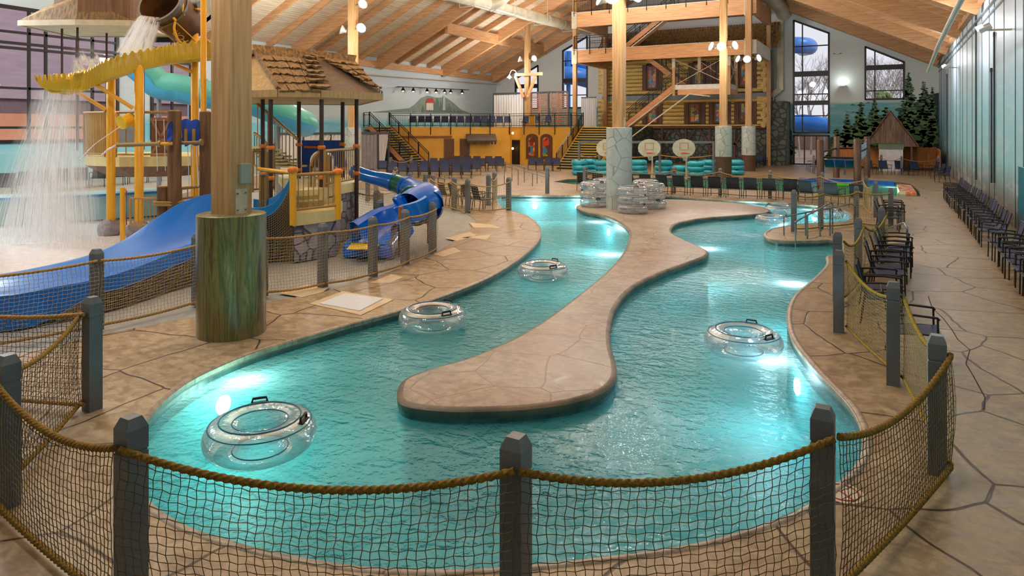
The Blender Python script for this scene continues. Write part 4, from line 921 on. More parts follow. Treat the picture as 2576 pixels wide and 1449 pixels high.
for i, (wx, z0, z1, k) in enumerate(wins):
    f_ = MB().box(wx - .5, wx + .5, yc - .08, yc + .12, z0, z1).build('window_frame', BRN, lc); MB().box(wx - .33, wx + .33, yc - .11, yc - .08, z0 + .15, z1 - .15).build('painted_pane', m_stained('cabin_scene_%d' % i, 3 + i * 1.7), f_)
    mb = MB(); mb.box(wx - .012, wx + .012, yc - .125, yc - .11, z0 + .15, z1 - .15)
    for q in (.33, .66): mb.box(wx - .33, wx + .33, yc - .125, yc - .11, lerp(z0, z1, q) - .012, lerp(z0, z1, q) + .012)
    mb.build('muntin', BRN, f_)
    for s in (-1, 1): MB().box(wx + s * .72 - .18, wx + s * .72 + .18, yc - .1, yc - .04, z0 - .05, z1 + .05).build('shutter', BRN, lc)
RING = plain('log_end_ring', (236, 206, 140), .5, c2=(206, 160, 84), sc=9)
for x in (-8.75, -22.35):
    z = 3.2; k = 0
    while z < 9.2:
        if not 5.25 < z < 5.85:
            a = MB().tube([V((x + (.12 if k % 2 else 0), yc - .35, z)), V((x + (.12 if k % 2 else 0), yc + .3, z))], .2, 14); o = a.build('log_end', LOG, lc, smooth=50)
            MB().tube([V((x + (.12 if k % 2 else 0), yc - .362, z)), V((x + (.12 if k % 2 else 0), yc - .35, z))], .12, 14).build('end_grain', RING, o)
            MB().tube([V((x + .38, yc - .1, z + .18)), V((x - .5, yc - .1, z + .18))], .15, 10).build('log_stub', LOG, o, smooth=50)
        z += .40; k += 1
mb = MB()
for x in (-21, -19, -17, -15, -13, -11): mb.obox(V((x, yc - .12, .1)), V((x, yc - .12, 2.9)), .16, .16, up=(1, 0, 0)); mb.obox(V((x, yc - .14, 1.6)), V((x + .8, yc - .14, 2.85)), .1, .12, up=(0, 1, 0)); mb.obox(V((x, yc - .14, 1.6)), V((x - .8, yc - .14, 2.85)), .1, .12, up=(0, 1, 0))
mb.build('timber_brace', BRN, lc)
SHK = plain('amber_shake', (178, 132, 66), .7, c2=(76, 50, 28), sc=3, stretch=(5, 5, 1), bump=.3)
mb = MB(); rnd = random.Random(5)
for r_ in range(7):
    z = 9.3 + r_ * .3; y = yc - .55 + r_ * .17; x = -22.9 + rnd.random() * .2
    while x < -7.7:
        w_ = rnd.uniform(.16, .3); dz = rnd.uniform(-.03, .03); mb.plate([(x, y, z + dz), (x + w_ - .045, y - rnd.uniform(0, .06), z + dz), (x + w_ - .045, y + .2, z + .38), (x, y + .2, z + .38)], (0, -.04, .01)); x += w_
mb.build('shake_roof', SHK, lc)
# ------------------------------------------------------------ hoops, frame fence, poles
BB = plain('backboard_white', (226, 228, 212), .35); ORG = plain('rim_orange', (232, 72, 44), .4)
def hoop(px, D, lab, y0=352, s=1.0):
    P = atd(px, 372, D); t_ = thing('basketball_hoop', lab, 'basketball hoop', (P.x, P.y, 0)); f = V((-FW[0], -FW[1], 0)); r = V((RT[0], RT[1], 0)); zc = P.z
    base = V((P.x, P.y, 0)) - f * .5; MB().tube([base + r * .28, base + r * .28 + V((0, 0, zc - .1)), V((P.x, P.y, zc)) + r * .1], .07, 10).build('pole', CREAM, t_, smooth=60)
    pts = [(-.66, .0), (-.62, -.22), (-.45, -.42), (-.28, -.5), (.28, -.5), (.45, -.42), (.62, -.22), (.66, 0), (.6, .22), (.42, .40), (.2, .49), (0, .52), (-.2, .49), (-.42, .40), (-.6, .22)]
    bd = MB().plate([V((P.x, P.y, zc)) + r * a + V((0, 0, b)) for a, b in pts], f * .04).build('backboard', BB, t_)
    mb = MB(); c = V((P.x, P.y, zc)) + f * .05
    for a, b in (((-.24, -.1), (.24, -.1)), ((-.24, .28), (.24, .28)), ((-.24, -.1), (-.24, .28)), ((.24, -.1), (.24, .28))): mb.obox(c + r * a[0] + V((0, 0, a[1])), c + r * b[0] + V((0, 0, b[1])), .01, .03, up=(0, 0, 1) if a[1] == b[1] else r)
    mb.build('target_square', plain('faded_red_line', (222, 150, 130), .5), bd)
    c = V((P.x, P.y, zc - .3)) + f * .3; mb = MB(); mb.tube([c + r * .23 * math.cos(a) + f * .23 * math.sin(a) for a in [2 * PI * i / 20 for i in range(20)]], .018, 6, closed=True); mb.obox(c - f * .28, c - f * .2, .25, .06); mb.build('rim', ORG, t_, smooth=60)
    mb = MB()
    for i in range(12):
        a0 = 2 * PI * i / 12
        for sg_ in (1, -1):
            pt = [c + (r * math.cos(a0 + sg_ * q * .5) + f * math.sin(a0 + sg_ * q * .5)) * (.23 - .05 * q) - V((0, 0, .14 * q)) for q in range(4)]; mb.tube(pt, .006, 3)
    mb.build('net', WHITE, t_)
hoop(1528, 40, 'white fan-shaped basketball hoop half hidden behind the stone column'); hoop(1633, 40, 'white fan-shaped basketball hoop just right of the stone column'); hoop(1720, 39.2, 'white fan-shaped basketball hoop farthest right, over the turquoise tubes')
GF = plain('grey_frame', (120, 126, 134), .4, .4); tf = thing('frame_fence', 'grey rectangular post frame behind the basketball hoops', 'fence', tuple(g(1457, 441)))
q = [g(1457, 441), g(1508, 442), g(1660, 443), g(1795, 444)]
for p in q: MB().obox(p, p + V((0, 0, 2.12)), .12, .12, up=(1, 0, 0)).build('post', GF, tf)
for a, b in zip(q, q[1:]):
    if a is q[1]: pass
    MB().obox(a + V((0, 0, 2.1)), b + V((0, 0, 2.1)), .1, .14).build('top_bar', GF, tf)
    MB().tube([a.lerp(b, k / 8) + V((0, 0, 1.3 - .6 * (k / 8) * (1 - k / 8))) for k in range(9)], .03, 5).build('rope', ROPE_T, tf)
POLEM = plain('brown_pole_paint', (104, 74, 56), .4, c2=(84, 58, 44), sc=1.5); tq = thing('climbing_frame', 'four thick brown poles carrying black bars and blue slung cloths over the green pool', 'climbing frame', tuple(g(2104, 447)))
pp = {}
for nm, px, D, yt in (('a', 2064, 34.5, 352), ('b', 2157, 33.5, 350), ('c', 2104, 41, 343), ('d', 2181, 41, 343)):
    P = atd(px, 400, D); zt_ = zpx(yt, D); pp[nm] = V((P.x, P.y, 0)); MB().lathe((P.x, P.y, 0), [(.175, -.5), (.175, zt_ - .03), (.14, zt_)], 16).build('pole', POLEM, tq, smooth=50)
for a, b in (('a', 'b'), ('c', 'd'), ('a', 'c'), ('b', 'd')):
    z_ = 1.5 if a + b == 'ab' else 1.75
    MB().tube([pp[a] + V((0, 0, z_)), pp[b] + V((0, 0, z_))], .05, 8).build('bar', IRON, tq)
BLU = plain('blue_sling_cloth', (30, 84, 160), .4, c2=(16, 58, 122), sc=4)
for i in range(3):
    a, b = pp['a'].lerp(pp['b'], .1 + .29 * i), pp['a'].lerp(pp['b'], .36 + .29 * i); d = (pp['c'] - pp['a']) * .18; mb = MB(); N = 8; ks = []
    for r_ in range(N + 1):
        u = r_ / N; ks.append(mb.verts([a.lerp(b, k / N) + d * u + V((0, 0, 1.38 - .42 * math.sin(PI * u) )) for k in range(N + 1)]))
    for p_, q_ in zip(ks, ks[1:]):
        for k in range(N): mb.face(p_ + k, p_ + k + 1, q_ + k + 1, q_ + k)
    mb.build('sling_cloth', BLU, tq, smooth=60)
mb = MB()
for k in range(9): mb.tube([pp['b'].lerp(pp['d'], k / 9) + V((0, 0, 1.5 - .2 * math.sin(PI * k / 9))), pp['b'].lerp(pp['d'], k / 9) + V((0, 0, 2.1))], .02, 4)
for z_ in (1.5, 1.7, 1.9, 2.1): mb.tube([pp['b'] + V((0, 0, z_)), pp['b'].lerp(pp['d'], .5) + V((0, 0, z_ - .1)), pp['d'] + V((0, 0, z_ + .2))], .02, 4)
mb.build('climbing_net', plain('pale_net_rope', (150, 176, 206), .6), tq)
# lily pad floats
for px, py, c_, nm in ((2105, 466, (70, 200, 60), 'bright green float on the far pool between the brown poles'), (2072, 463, (230, 84, 60), 'small red float beside the green one on the far pool')):
    P = g(px, py, -.1); mb = MB(); mb.lathe((P.x, P.y, -.15), [(.1, 0), (.75 if c_[1] > 100 else .3, .02), (.78 if c_[1] > 100 else .32, .1), (.7 if c_[1] > 100 else .25, .16), (0, .18)], 20, cap=False); tag(mb.build('pool_float', plain('float_%d' % px, c_, .35), smooth=50), nm, 'float')
# shed and picket fence
BARN = plain('weathered_barn_boards', (134, 108, 90), .7, c2=(88, 68, 56), sc=2.5, stretch=(6, 6, .5)); sh = thing('wooden_shed', 'steep gabled wooden shed with red roof edge and a white serving hatch', 'shed', (0, 53.7, 0))
x0, x1, xm, za, zb_ = -1.35, 1.6, .1, 1.9, 4.05
MB().plate([(x0, 53.7, za), (x1, 53.7, za), (xm, 53.7, zb_)], (0, .12, 0)).build('gable', BARN, sh)
for s, xe in ((-1, x0 - .2), (1, x1 + .2)): MB().plate([(xm, 53.55, zb_ + .1), (xe, 53.55, za - .25), (xe, 56.5, za - .25), (xm, 56.5, zb_ + .1)], (0, 0, .08)).build('roof_side', plain('red_roof_edge', (150, 70, 48), .6), sh)
MB().box(-.6, .85, 53.8, 56, .0, 1.52).build('serving_hatch', plain('white_hatch', (222, 222, 230), .4), sh); MB().box(-.65, .9, 53.75, 56, 1.52, 1.95).build('roller_shutter', plain('green_shutter', (120, 136, 112), .5, c2=(96, 112, 92), sc=9, stretch=(.1, .1, 3)), sh)
for x in (-1.25, 1.35): MB().box(x - .06, x + .06, 53.75, 53.87, 0, 1.95).build('post', BRN, sh)
MB().plate([(.9, 53.7, 1.9), (1.75, 53.7, 1.9), (1.75, 53.7, 1.7), (.9, 53.7, 1.7)], (0, .1, 0)).build('fascia', BARN, sh)
PICK = plain('orange_cedar', (206, 136, 64), .6, c2=(168, 100, 44), sc=2.5, stretch=(6, 6, .6)); rnd = random.Random(3); mb = MB(); x = -3.7
while x < 2.9: h_ = 1.62 + rnd.uniform(-.09, .09); mb.box(x, x + .13, 56.2, 56.24, .15, h_); x += .135
y = 56.2
while y > 52.2: h_ = 1.5 + rnd.uniform(-.09, .09); mb.box(2.9, 2.94, y - .13, y, .15, h_); y -= .135
tag(mb.build('picket_fence', PICK), 'orange cedar picket fence with jagged top behind and beside the wooden shed', 'fence')
# ------------------------------------------------------------ painted murals (flat, on the walls)
G1, G2, G3, TRK = [plain(n, c, .6) for n, c in (('mural_green_dark', (38, 58, 54)), ('mural_green_mid', (62, 98, 74)), ('mural_green_light', (104, 142, 88)), ('mural_trunk', (120, 112, 96)))]
mu = thing('forest_mural', 'painted pine forest mural on the pale back wall', 'mural', (0, 59.97, 0))
def pine(x, zb0, h, w_, seed, tall=False):
    rnd = random.Random(seed); y = 59.97 - seed * .0004; ms = [MB(), MB(), MB()]
    if tall: MB().plate([(x - .06, y + .001, zb0), (x + .06, y + .001, zb0), (x + .03, y + .001, zb0 + h), (x - .03, y + .001, zb0 + h)], (0, .004, 0)).build('painted_trunk', TRK, mu)
    n = int(h * 22)
    for i in range(n):
        f_ = i / n; hw = w_ * (1 - f_) * (.75 + .35 * math.sin(i * 1.7)) + .06; z = zb0 + h * (f_ * .97) + rnd.uniform(-.12, .12)
        for _ in range(2):
            cx_ = min(2.85, x + rnd.uniform(-hw, hw)); r = rnd.uniform(.13, .3) * (1.2 - f_); k = min(2, int(rnd.random() * 2.3 + (.6 if cx_ > x else 0)))
            pts = []
            for q in range(9):
                a = 2 * PI * q / 9; rr = r * rnd.uniform(.7, 1.25); pts.append((cx_ + 1.5 * rr * math.cos(a), y - .002 * k, z + .7 * rr * math.sin(a)))
            ms[k].plate(pts, (0, .001, 0))
    for m_, mt_ in zip(ms, (G1, G2, G3)):
        if m_.v: m_.build('painted_pine', mt_, mu)['kind'] = 'stuff'
MB().plate([(-8.9, 59.985, 0), (-6.95, 59.985, 0), (-6.95, 59.985, 2.7), (-7.6, 59.985, 3.6), (-8.2, 59.985, 4.6), (-8.9, 59.985, 4.9)], (0, .01, 0)).build('painted_forest', G1, mu)
MB().plate([(-4.1, 59.985, 0), (3.27, 59.985, 0), (3.27, 59.985, 5.6), (2.2, 59.985, 5.4), (1.4, 59.985, 4.0), (.2, 59.985, 3.3), (-1, 59.985, 3.6), (-2.6, 59.985, 2.7), (-4.1, 59.985, 2.2)], (0, .01, 0)).build('painted_forest', G1, mu)
for s, (x, zb0, h, w_, tl_) in enumerate([(-8.3, 1.5, 4.0, .75, 0), (-7.5, .8, 3.1, .6, 0), (-3.6, .5, 2.6, .6, 0), (-2.9, 1.2, 2.9, .6, 0), (-1.9, 1.6, 3.4, .9, 0), (-1.0, 1.7, 3.6, .9, 0), (-.2, 1.5, 3.2, .8, 0), (1.3, 2.0, 5.2, 1.05, 1), (2.3, 1.9, 4.7, 1.0, 0), (2.9, 1.8, 4.3, .8, 0), (2.6, .5, 2.6, .4, 0), (-7.6, .2, 1.9, .5, 0), (1.0, 1.8, 3.2, .9, 0)]): pine(x, zb0, h, w_, s + 1, tl_)
for i, (px, py, s) in enumerate(((2106, 138, .45), (2155, 268, .6), (2175, 262, .5), (2138, 285, .4))):
    P = aty(px, py, 59.96); mb = MB(); mb.plate([P, P + V((-.5 * s, 0, .35 * s)), P + V((-.8 * s, 0, .15 * s)), P + V((-.5 * s, 0, .22 * s))], (0, .004, 0)); mb.plate([P, P + V((.5 * s, 0, .3 * s)), P + V((.9 * s, 0, .2 * s)), P + V((.45 * s, 0, .15 * s))], (0, .004, 0)); mb.build('painted_gull', G1, mu)
ml = thing('lighthouse_mural', 'painted lighthouse and red-roofed house on a wooded island on the left wall', 'mural', (-34.85, 48, 4)); xw = -34.85
def onx(l, off=0): return [atx(px, py, xw + off) for px, py in l]
MB().plate(onx([(935, 282), (990, 276), (1030, 272), (1045, 262), (1060, 246), (1075, 240), (1100, 246), (1120, 244), (1140, 258), (1160, 276), (1182, 284)]), (.003, 0, 0)).build('painted_hill', plain('mural_hill', (134, 156, 152), .6), ml)
mb = MB(); rnd = random.Random(2)
for i in range(46):
    px = rnd.uniform(1035, 1165); top_ = 284 - 38 * math.exp(-((px - 1098) / 42) ** 2) * rnd.uniform(.7, 1.05); mb.plate(onx([(px - 3, 283), (px + 3, 283), (px, top_)], .006 + .0008 * i), (.0004, 0, 0))
mb.build('painted_firs', plain('mural_fir', (106, 130, 126), .6), ml)
MB().plate(onx([(1072, 259), (1090, 259), (1090, 277), (1072, 277)], .045), (.002, 0, 0)).build('painted_house', WHITE, ml); MB().plate(onx([(1070, 259), (1076, 247), (1088, 247), (1095, 259)], .05), (.002, 0, 0)).build('painted_roof', plain('mural_red', (190, 74, 76), .6), ml); MB().plate(onx([(1113, 277), (1121, 277), (1119, 240), (1115, 240)], .045), (.002, 0, 0)).build('painted_lighthouse', plain('mural_pale_blue', (176, 198, 214), .6), ml)
# ------------------------------------------------------------ ducts, pipes, wall lamps
DUCT = plain('cream_duct', (222, 214, 190), .4, .15, c2=(196, 188, 166), sc=1)
td = thing('spiral_duct', 'fat cream spiral duct hanging under the left roof slope', 'duct', (-25, 45, 11.6)); a, b = V((-24.5, 24, 11.2)), V((-24.5, 59, 12.0))
MB().tube([a.lerp(b, k / 12) for k in range(13)], .42, 20).build('duct_body', DUCT, td, smooth=60)
for k in range(13): c = a.lerp(b, k / 12); m_ = MB().tube([c - V((0, .03, 0)), c + V((0, .03, 0))], .45, 20); m_.build('duct_band', DUCT, td, smooth=60)
for k in range(5): c = a.lerp(b, .25 + k / 6.4); mb = MB(); mb.tube([c + V((-.6, 0, -.5)), c + V((-.6, 0, 1.5))], .02, 5); mb.tube([c + V((.6, 0, -.5)), c + V((.6, 0, 1.5))], .02, 5); mb.tube([c + V((-.6, 0, -.5)), c + V((.6, 0, -.5))], .025, 5); mb.build('hanger', CREAM, td)
MB().tube(catmull([V((-24.5, 41, 11.4)), V((-23.5, 41.2, 11.8)), V((-22.8, 41.4, 12.6)), V((-22.6, 41.5, 13.6))], 6, False), .3, 16).build('branch_duct', DUCT, td, smooth=60)
td = thing('wall_duct', 'cream duct coming down the back wall between the tower and the tall window', 'duct', (-7.3, 59.5, 6)); A_ = aty(1963, 60, 59.5)
MB().tube([V((-8.2, 50, 13.6)), V((-8.0, 55, 13.2)), V((-7.6, 58.3, 12.6)), V((-7.5, 59.3, 12.2))], .55, 18).build('round_duct', DUCT, td, smooth=60)
xd = aty(1963, 150, 59.55).x; z1_, z0_ = 12.4, zpx(228, 56.2)
MB().box(xd - .26, xd + .26, 59.3, 59.75, z0_, z1_).build('down_duct', DUCT, td, bevel=.03); mb = MB(); mb.obox(V((xd, 59.5, z0_ + .1)), V((xd - .75, 59.3, z0_ - .55)), .42, .45, up=(0, 1, 0)); o = mb.build('elbow', DUCT, td)
mb = MB(); mb.box(xd - 1.05, xd - .45, 59.0, 59.5, z0_ - .85, z0_ - .4); o = mb.build('outlet', DUCT, td); mb = MB()
for k in range(3): mb.box(xd - 1.0 + k * .18, xd - .88 + k * .18, 58.98, 59.0, z0_ - .75, z0_ - .55)
mb.build('grille', BLACK, o)
PIPE = plain('white_pipe', (214, 214, 208), .4)
mb = MB(); mb.tube([V((1.4, 17, 5.85)), V((1.45, 27, 5.75)), V((1.5, 34.8, 5.45))], .07, 10); tag(mb.build('hanging_pipe', PIPE, smooth=60), 'thick white pipe hanging below the right roof slope near the right wall', 'pipe')
mb = MB(); mb.tube([atx(632, 150, -34.6), atx(900, 185, -34.6)], .05, 6); mb.tube([atx(905, 186, -34.5), atx(1262, 212, -34.5)], .05, 6); tag(mb.build('wall_pipe', PIPE), 'thin pale pipe running along the top of the left wall', 'pipe')
for i, (px, py, lab) in enumerate(((2120, 213, 'glowing up-light between the two back wall windows'),)):
    P = aty(px, py, 59.6); t_ = thing('wall_lamp', lab, 'wall lamp', tuple(P)); MB().box(P.x - .22, P.x + .22, 59.5, 59.9, P.z - .12, P.z).build('housing', HEADM, t_); MB().box(P.x - .2, P.x + .2, 59.52, 59.88, P.z, P.z + .03).build('lens', emit('soft_uplight', (250, 252, 246), 6), t_); lamp('wall_light', (P.x, 59.3, P.z + .3), 16, (.95, 1, .95), r=.12)
for px, py, lab in ((2478, 76, 'white floodlight on an arm, nearest on the right wall'), (2382, 170, 'white floodlight farther along the right wall')):
    P = atx(px, py, XR - .7 if px > 2400 else XR - .5); t_ = thing('wall_floodlight', lab, 'wall lamp', tuple(P)); d = XR - P.x
    MB().tube([P, P + V((d - .02, 0, -.02))], .035, 6).build('arm', PLATE, t_); mb = MB(); mb.obox(P + V((0, -.16, .02)), P + V((0, .16, .12)), .34, .16, up=(-.5, 0, 1)); mb.build('head', HEADM, t_, bevel=.03); mb = MB(); mb.obox(P + V((-.14, -.13, .04)), P + V((-.14, .13, .13)), .2, .1, up=(-.5, 0, 1)); mb.build('lens', emit('soft_flood', (250, 240, 225), 2.5), t_)
# conduits on right wall
for i, (px, pt, pb, lab) in enumerate(((2501, 88, 460, 'dark conduit below the nearer wall floodlight'), (2494, 178, 460, 'short dark conduit beside the wall floodlight'), (2455, 20, 452, 'rusty conduit half way along the right wall'), (2382, 190, 430, 'dark conduit far along the right wall'))):
    a = atx(px, pt, XR - .05); b = atx(px, pb, XR - .05); b.z = max(b.z, .05); mb = MB(); mb.tube([a, V((a.x, a.y, b.z))], .035, 6); mb.box(a.x - .04, a.x + .03, a.y - .07, a.y + .07, a.z - .05, a.z + .1); tag(mb.build('conduit', plain('conduit_dark', (58, 62, 66), .5)), lab, 'conduit')
# string lights and gooseneck lamps on the stage
lr = thing('lamp_rail', 'thin black rail with seven small lamps above the lighthouse mural', 'lamp rail', tuple(atx(1090, 222, -34.3)))
ra, rb = atx(1000, 218, -34.3), atx(1180, 226, -34.3); MB().tube([ra, rb], .03, 5).build('rail', IRON, lr)
for u in (.05, .35, .65, .95): q = ra.lerp(rb, u); MB().tube([q, V((-34.9, q.y, q.z))], .025, 5).build('bracket', IRON, lr)
for i, px in enumerate((1012, 1035, 1068, 1090, 1112, 1128, 1160)):
    q = ra.lerp(rb, (px - 1000) / 180); mb = MB(); mb.lathe((q.x, q.y, q.z - .32), [(.0, .3), (.05, .28), (.16, .05), (.17, 0), (.15, .0)], 12, cap=False); o = mb.build('lamp_shade', IRON, lr); MB().ball((q.x, q.y, q.z - .31), .08, 8, 5).build('bulb', emit('warm_bulb', (255, 226, 180), 12), o)
P = V((-27.95, 50.2, zpx(192, 57.2))); t_ = thing('gooseneck_lamp', 'warm gooseneck lamp on the bracketed timber column', 'lamp', tuple(P)); MB().tube(catmull([V((P.x + .7, P.y + .02, P.z + .12)), V((P.x + .55, P.y, P.z + .45)), V((P.x + .2, P.y, P.z + .5)), V((P.x, P.y, P.z + .1))], 5, False), .03, 6).build('arm', CREAM, t_); mb = MB(); mb.lathe((P.x, P.y, P.z - .1), [(.05, .25), (.1, .15), (.26, 0), (.24, 0)], 14, cap=False); mb.build('shade', CREAM, t_); MB().ball((P.x, P.y, P.z - .1), .1, 8, 5).build('bulb', emit('warm_bulb', (255, 226, 180), 12), t_)
# column brackets at the stage column
t_ = thing('column_brackets', 'timber cross arm with curved braces on the stage column', 'bracket', (-26.4, 50.3, 6)); mb = MB(); z_ = zpx(188, 57)
MB().obox(V((-27.4, 50.2, z_)), V((-24.9, 50.2, z_)), .22, .25).build('cross_arm', WOOD, t_)
for s in (-1, 1): MB().obox(V((-26.45 + s * .2, 50.25, z_ - 1.9)), V((-26.45 + s * .95, 50.25, z_ - .1)), .2, .22, up=(0, 1, 0)).build('brace', WOOD, t_)
jb = MB(); jb.box(-8.43 + .2, -8.43 + .27, 6.72, 6.9, 2.19, 2.48); tag(jb.build('junction_box', plain('grey_green_box', (150, 158, 146), .5), bevel=.01), 'pale grey junction box fixed to the nearest timber column', 'electrical box')
nd = thing('no_diving_marker', 'faded white and red no-diving marker painted on the deck behind the right front post', 'floor marker', tuple(g(2125, 1240))); c = g(2118, 1240)
MB().lathe((c.x, c.y, .001), [(.17, 0), (.17, .003)], 24).build('white_disc', plain('faded_white', (206, 196, 176), .6), nd); mb = MB(); mb.tube([c + V((.13 * math.cos(a), .13 * math.sin(a), .004)) for a in [2 * PI * i / 28 for i in range(28)]], .008, 4, closed=True); mb.obox(c + V((-.09, .09, .005)), c + V((.09, -.09, .005)), .016, .004); mb.build('red_ring', plain('faded_red', (176, 70, 66), .6), nd)
# ------------------------------------------------------------ outside
GRD = plain('outside_ground', (150, 120, 100), .8, c2=(120, 100, 80), sc=.5); mb = MB(); mb.box(-60, 40, 60.6, 140, -.6, -.3); struct(mb.build('ground', GRD)); mb = MB(); mb.box(-70, -35.4, -20, 60, -.6, -.3); struct(mb.build('ground', GRD))
BARK2 = plain('bare_tree_bark', (166, 152, 146), .8, c2=(140, 128, 122), sc=4)
def bare_tree(x, y, h, seed, lab):
    rnd = random.Random(seed); mb = MB()
    def br(p, d, L, r, lv):
        q = p + d * L; m = p.lerp(q, .5) + V((rnd.uniform(-.05, .05) * L, rnd.uniform(-.05, .05) * L, 0)); mb.sweep([p, m, q], [(math.cos(a), math.sin(a)) for a in (0, 2.1, 4.2)], radii=[r, r * .8, r * .62], cap=False)
        if lv == 0: return
        for k in range(3 if lv > 1 else 4):
            dd = (d + V((rnd.uniform(-.75, .75), rnd.uniform(-.75, .75), rnd.uniform(-.1, .5)))).normalized(); br(p.lerp(q, rnd.uniform(.55, 1)), dd, L * rnd.uniform(.55, .8), r * .6, lv - 1)
    br(V((x, y, -.3)), V((0, 0, 1)), h * .36, h * .010, 5); tag(mb.build('bare_tree', BARK2), lab, 'tree', 'bare trees outside the windows')
for i, (px, D, h) in enumerate(((2012, 76, 12), (2040, 84, 15), (2072, 90, 15), (2190, 78, 13), (2215, 88, 14), (2240, 80, 14), (2262, 92, 15), (2200, 96, 15), (2250, 100, 15))):
    P = atd(px, 300, D); bare_tree(P.x, P.y, h, i + 4, f'bare winter tree seen through the back windows, {ORD[i]} from the left' if i < 7 else f'bare winter tree far behind the others, {"left" if i == 7 else "right"} one')
P = atd(2222, 250, 74); mb = MB(); rnd = random.Random(9)
for k in range(260): f_ = rnd.random(); a = rnd.uniform(0, 6.28); rr = 1.5 * math.sqrt(rnd.random()) * (1.1 - f_ * .7); mb.ball((P.x + rr * math.cos(a), P.y + rr * math.sin(a), 2.5 + f_ * 4.4), rnd.uniform(.12, .3), 5, 4)
mb.tube([(P.x, P.y, -.3), (P.x, P.y, 4)], .12, 6); tag(mb.build('evergreen_tree', plain('pale_pine', (136, 152, 96), .8)), 'pale green pine outside the smaller back window', 'tree')
BS = plain('blue_slide_tube', (52, 128, 206), .35, c2=(40, 108, 190), sc=.8)
mb = MB(); mb.tube(catmull([atd(1930, 118, 70), atd(1975, 114, 70), atd(2020, 114, 70), atd(2036, 118, 73), atd(2020, 122, 78)], 6, False), .85, 16); tag(mb.build('outdoor_slide_tube', BS, smooth=60), 'big blue slide tube outside the tall back window', 'slide tube')
mb = MB(); mb.tube(catmull([atd(1380, 160, 76), atd(1430, 150, 76), atd(1470, 165, 76), atd(1510, 170, 80)], 6, False), 1.0, 16); mb.tube(catmull([atd(1380, 195, 74), atd(1440, 190, 74), atd(1500, 205, 76)], 6, False), 1.0, 16); mb.tube([atd(1430, 130, 74), V((atd(1430, 130, 74).x, atd(1430, 130, 74).y, 0))], .25, 8); tag(mb.build('outdoor_slide_tube', BS, smooth=60), 'blue slide tubes crossing outside the left gable windows', 'slide tube')
mb = MB(); P = atd(2020, 318, 72); mb.tube([P + V((-3, 0, 0)), P + V((0, 0, .4)), P + V((4, 0, -.3))], .9, 12); tag(mb.build('outdoor_slide_tube', BS, smooth=60), 'blue slide run-out low outside the tall back window', 'slide tube')
bd = thing('outside_building', 'mauve clad building with an orange lower wall outside the left windows', 'building', (-52, 20, 0))
MB().box(-60, -50, -30, 50, 4.9, 16).build('upper_wall', plain('mauve_cladding', (172, 148, 156), .7, c2=(158, 136, 146), sc=.6, stretch=(1, 1, 6)), bd); MB().box(-60, -50.2, -30, 50, 3.9, 4.9).build('dark_band', plain('dark_maroon_band', (112, 92, 98), .7), bd)  # darker maroon band between the cladding and the lower wall
MB().box(-60, -49, -30, 50, 1.4, 3.9).build('lower_wall', plain('terracotta_wall', (218, 150, 112), .7, c2=(204, 136, 98), sc=.5), bd); MB().box(-60, -48.4, -30, 50, -.3, 1.4).build('plinth', plain('pale_plinth', (240, 230, 228), .7), bd)
mb = MB(); mb.box(-40, 30, 110, 112, -.3, 4.5); tag(mb.build('outside_wall', plain('reddish_hillside', (150, 104, 90), .8, c2=(110, 104, 70), sc=.2)), 'low reddish building and bank far outside the back windows', 'building')
# ------------------------------------------------------------ terrace by the left wall
TEAL = plain('pale_teal_wall', (172, 214, 216), .4, c2=(150, 200, 206), sc=1); EDGEB = plain('bright_blue_edge', (40, 150, 214), .35); TERR = plain('terrace_floor', (190, 186, 176), .5)
tf_ = [g(-420, 590), g(-150, 575), g(0, 566), g(250, 553), g(420, 540)]
bk_ = [p + V((-1.6, .9, 0)) for p in tf_]
tt = thing('raised_pool', 'low raised pool with pale teal wall and bright blue edge by the left wall', 'pool', tuple(tf_[1]))
MB().prism(tf_ + bk_[::-1], 0, .8).build('pool_wall', TEAL, tt)
mb = MB(); mb.sweep([p + V((0, 0, .8)) for p in tf_], [(-.05, -.04), (.05, -.04), (.05, .03), (-.05, .03)]); mb.build('edge_strip', EDGEB, tt)
tt = thing('rear_terrace', 'terrace floor between the raised pool and the left wall', 'terrace', tuple(bk_[1])); MB().prism(bk_ + [V((-30.5, 26.5, 0)), V((-34.85, 27.5, 0)), V((-34.85, 2, 0)), V((-27, 2, 0))], 0, .4).build('terrace_slab', TERR, tt)
# ------------------------------------------------------------ water play tower (tipping bucket)
YP = plain('yellow_steel', (240, 182, 44), .35, c2=(232, 168, 34), sc=1); YT = plain('yellow_trough', (216, 184, 48), .4, c2=(196, 164, 40), sc=1.5); TANP = plain('tan_panel', (188, 160, 104), .5, c2=(166, 136, 84), sc=3, stretch=(5, 5, .5)); TANR = plain('tan_rail', (178, 140, 76), .45)
CRM = plain('pale_yellow_deck', (226, 216, 158), .5, c2=(214, 202, 140), sc=3); LOGB = plain('brown_concrete_log', (136, 96, 54), .55, c2=(88, 60, 34), sc=2.5, stretch=(4, 4, .4), bump=.35); BLUEP = plain('royal_blue_plastic', (34, 84, 196), .35); OLV = plain('tan_cannon', (158, 134, 78), .4)
BRD = plain('brown_hut_boards', (138, 102, 72), .6, c2=(104, 74, 50), sc=2, stretch=(7, 7, .4), bump=.2); ORNG = plain('orange_clamp', (236, 132, 40), .4); DKP = plain('dark_brown_pole', (70, 48, 42), .4)
def P3(px, py, D): return atd(px, py, D)
pt_ = thing('water_play_tower', 'tall yellow water play tower with a tipping barrel, toothed trough and slatted platform', 'play structure', tuple(g(278, 588)))
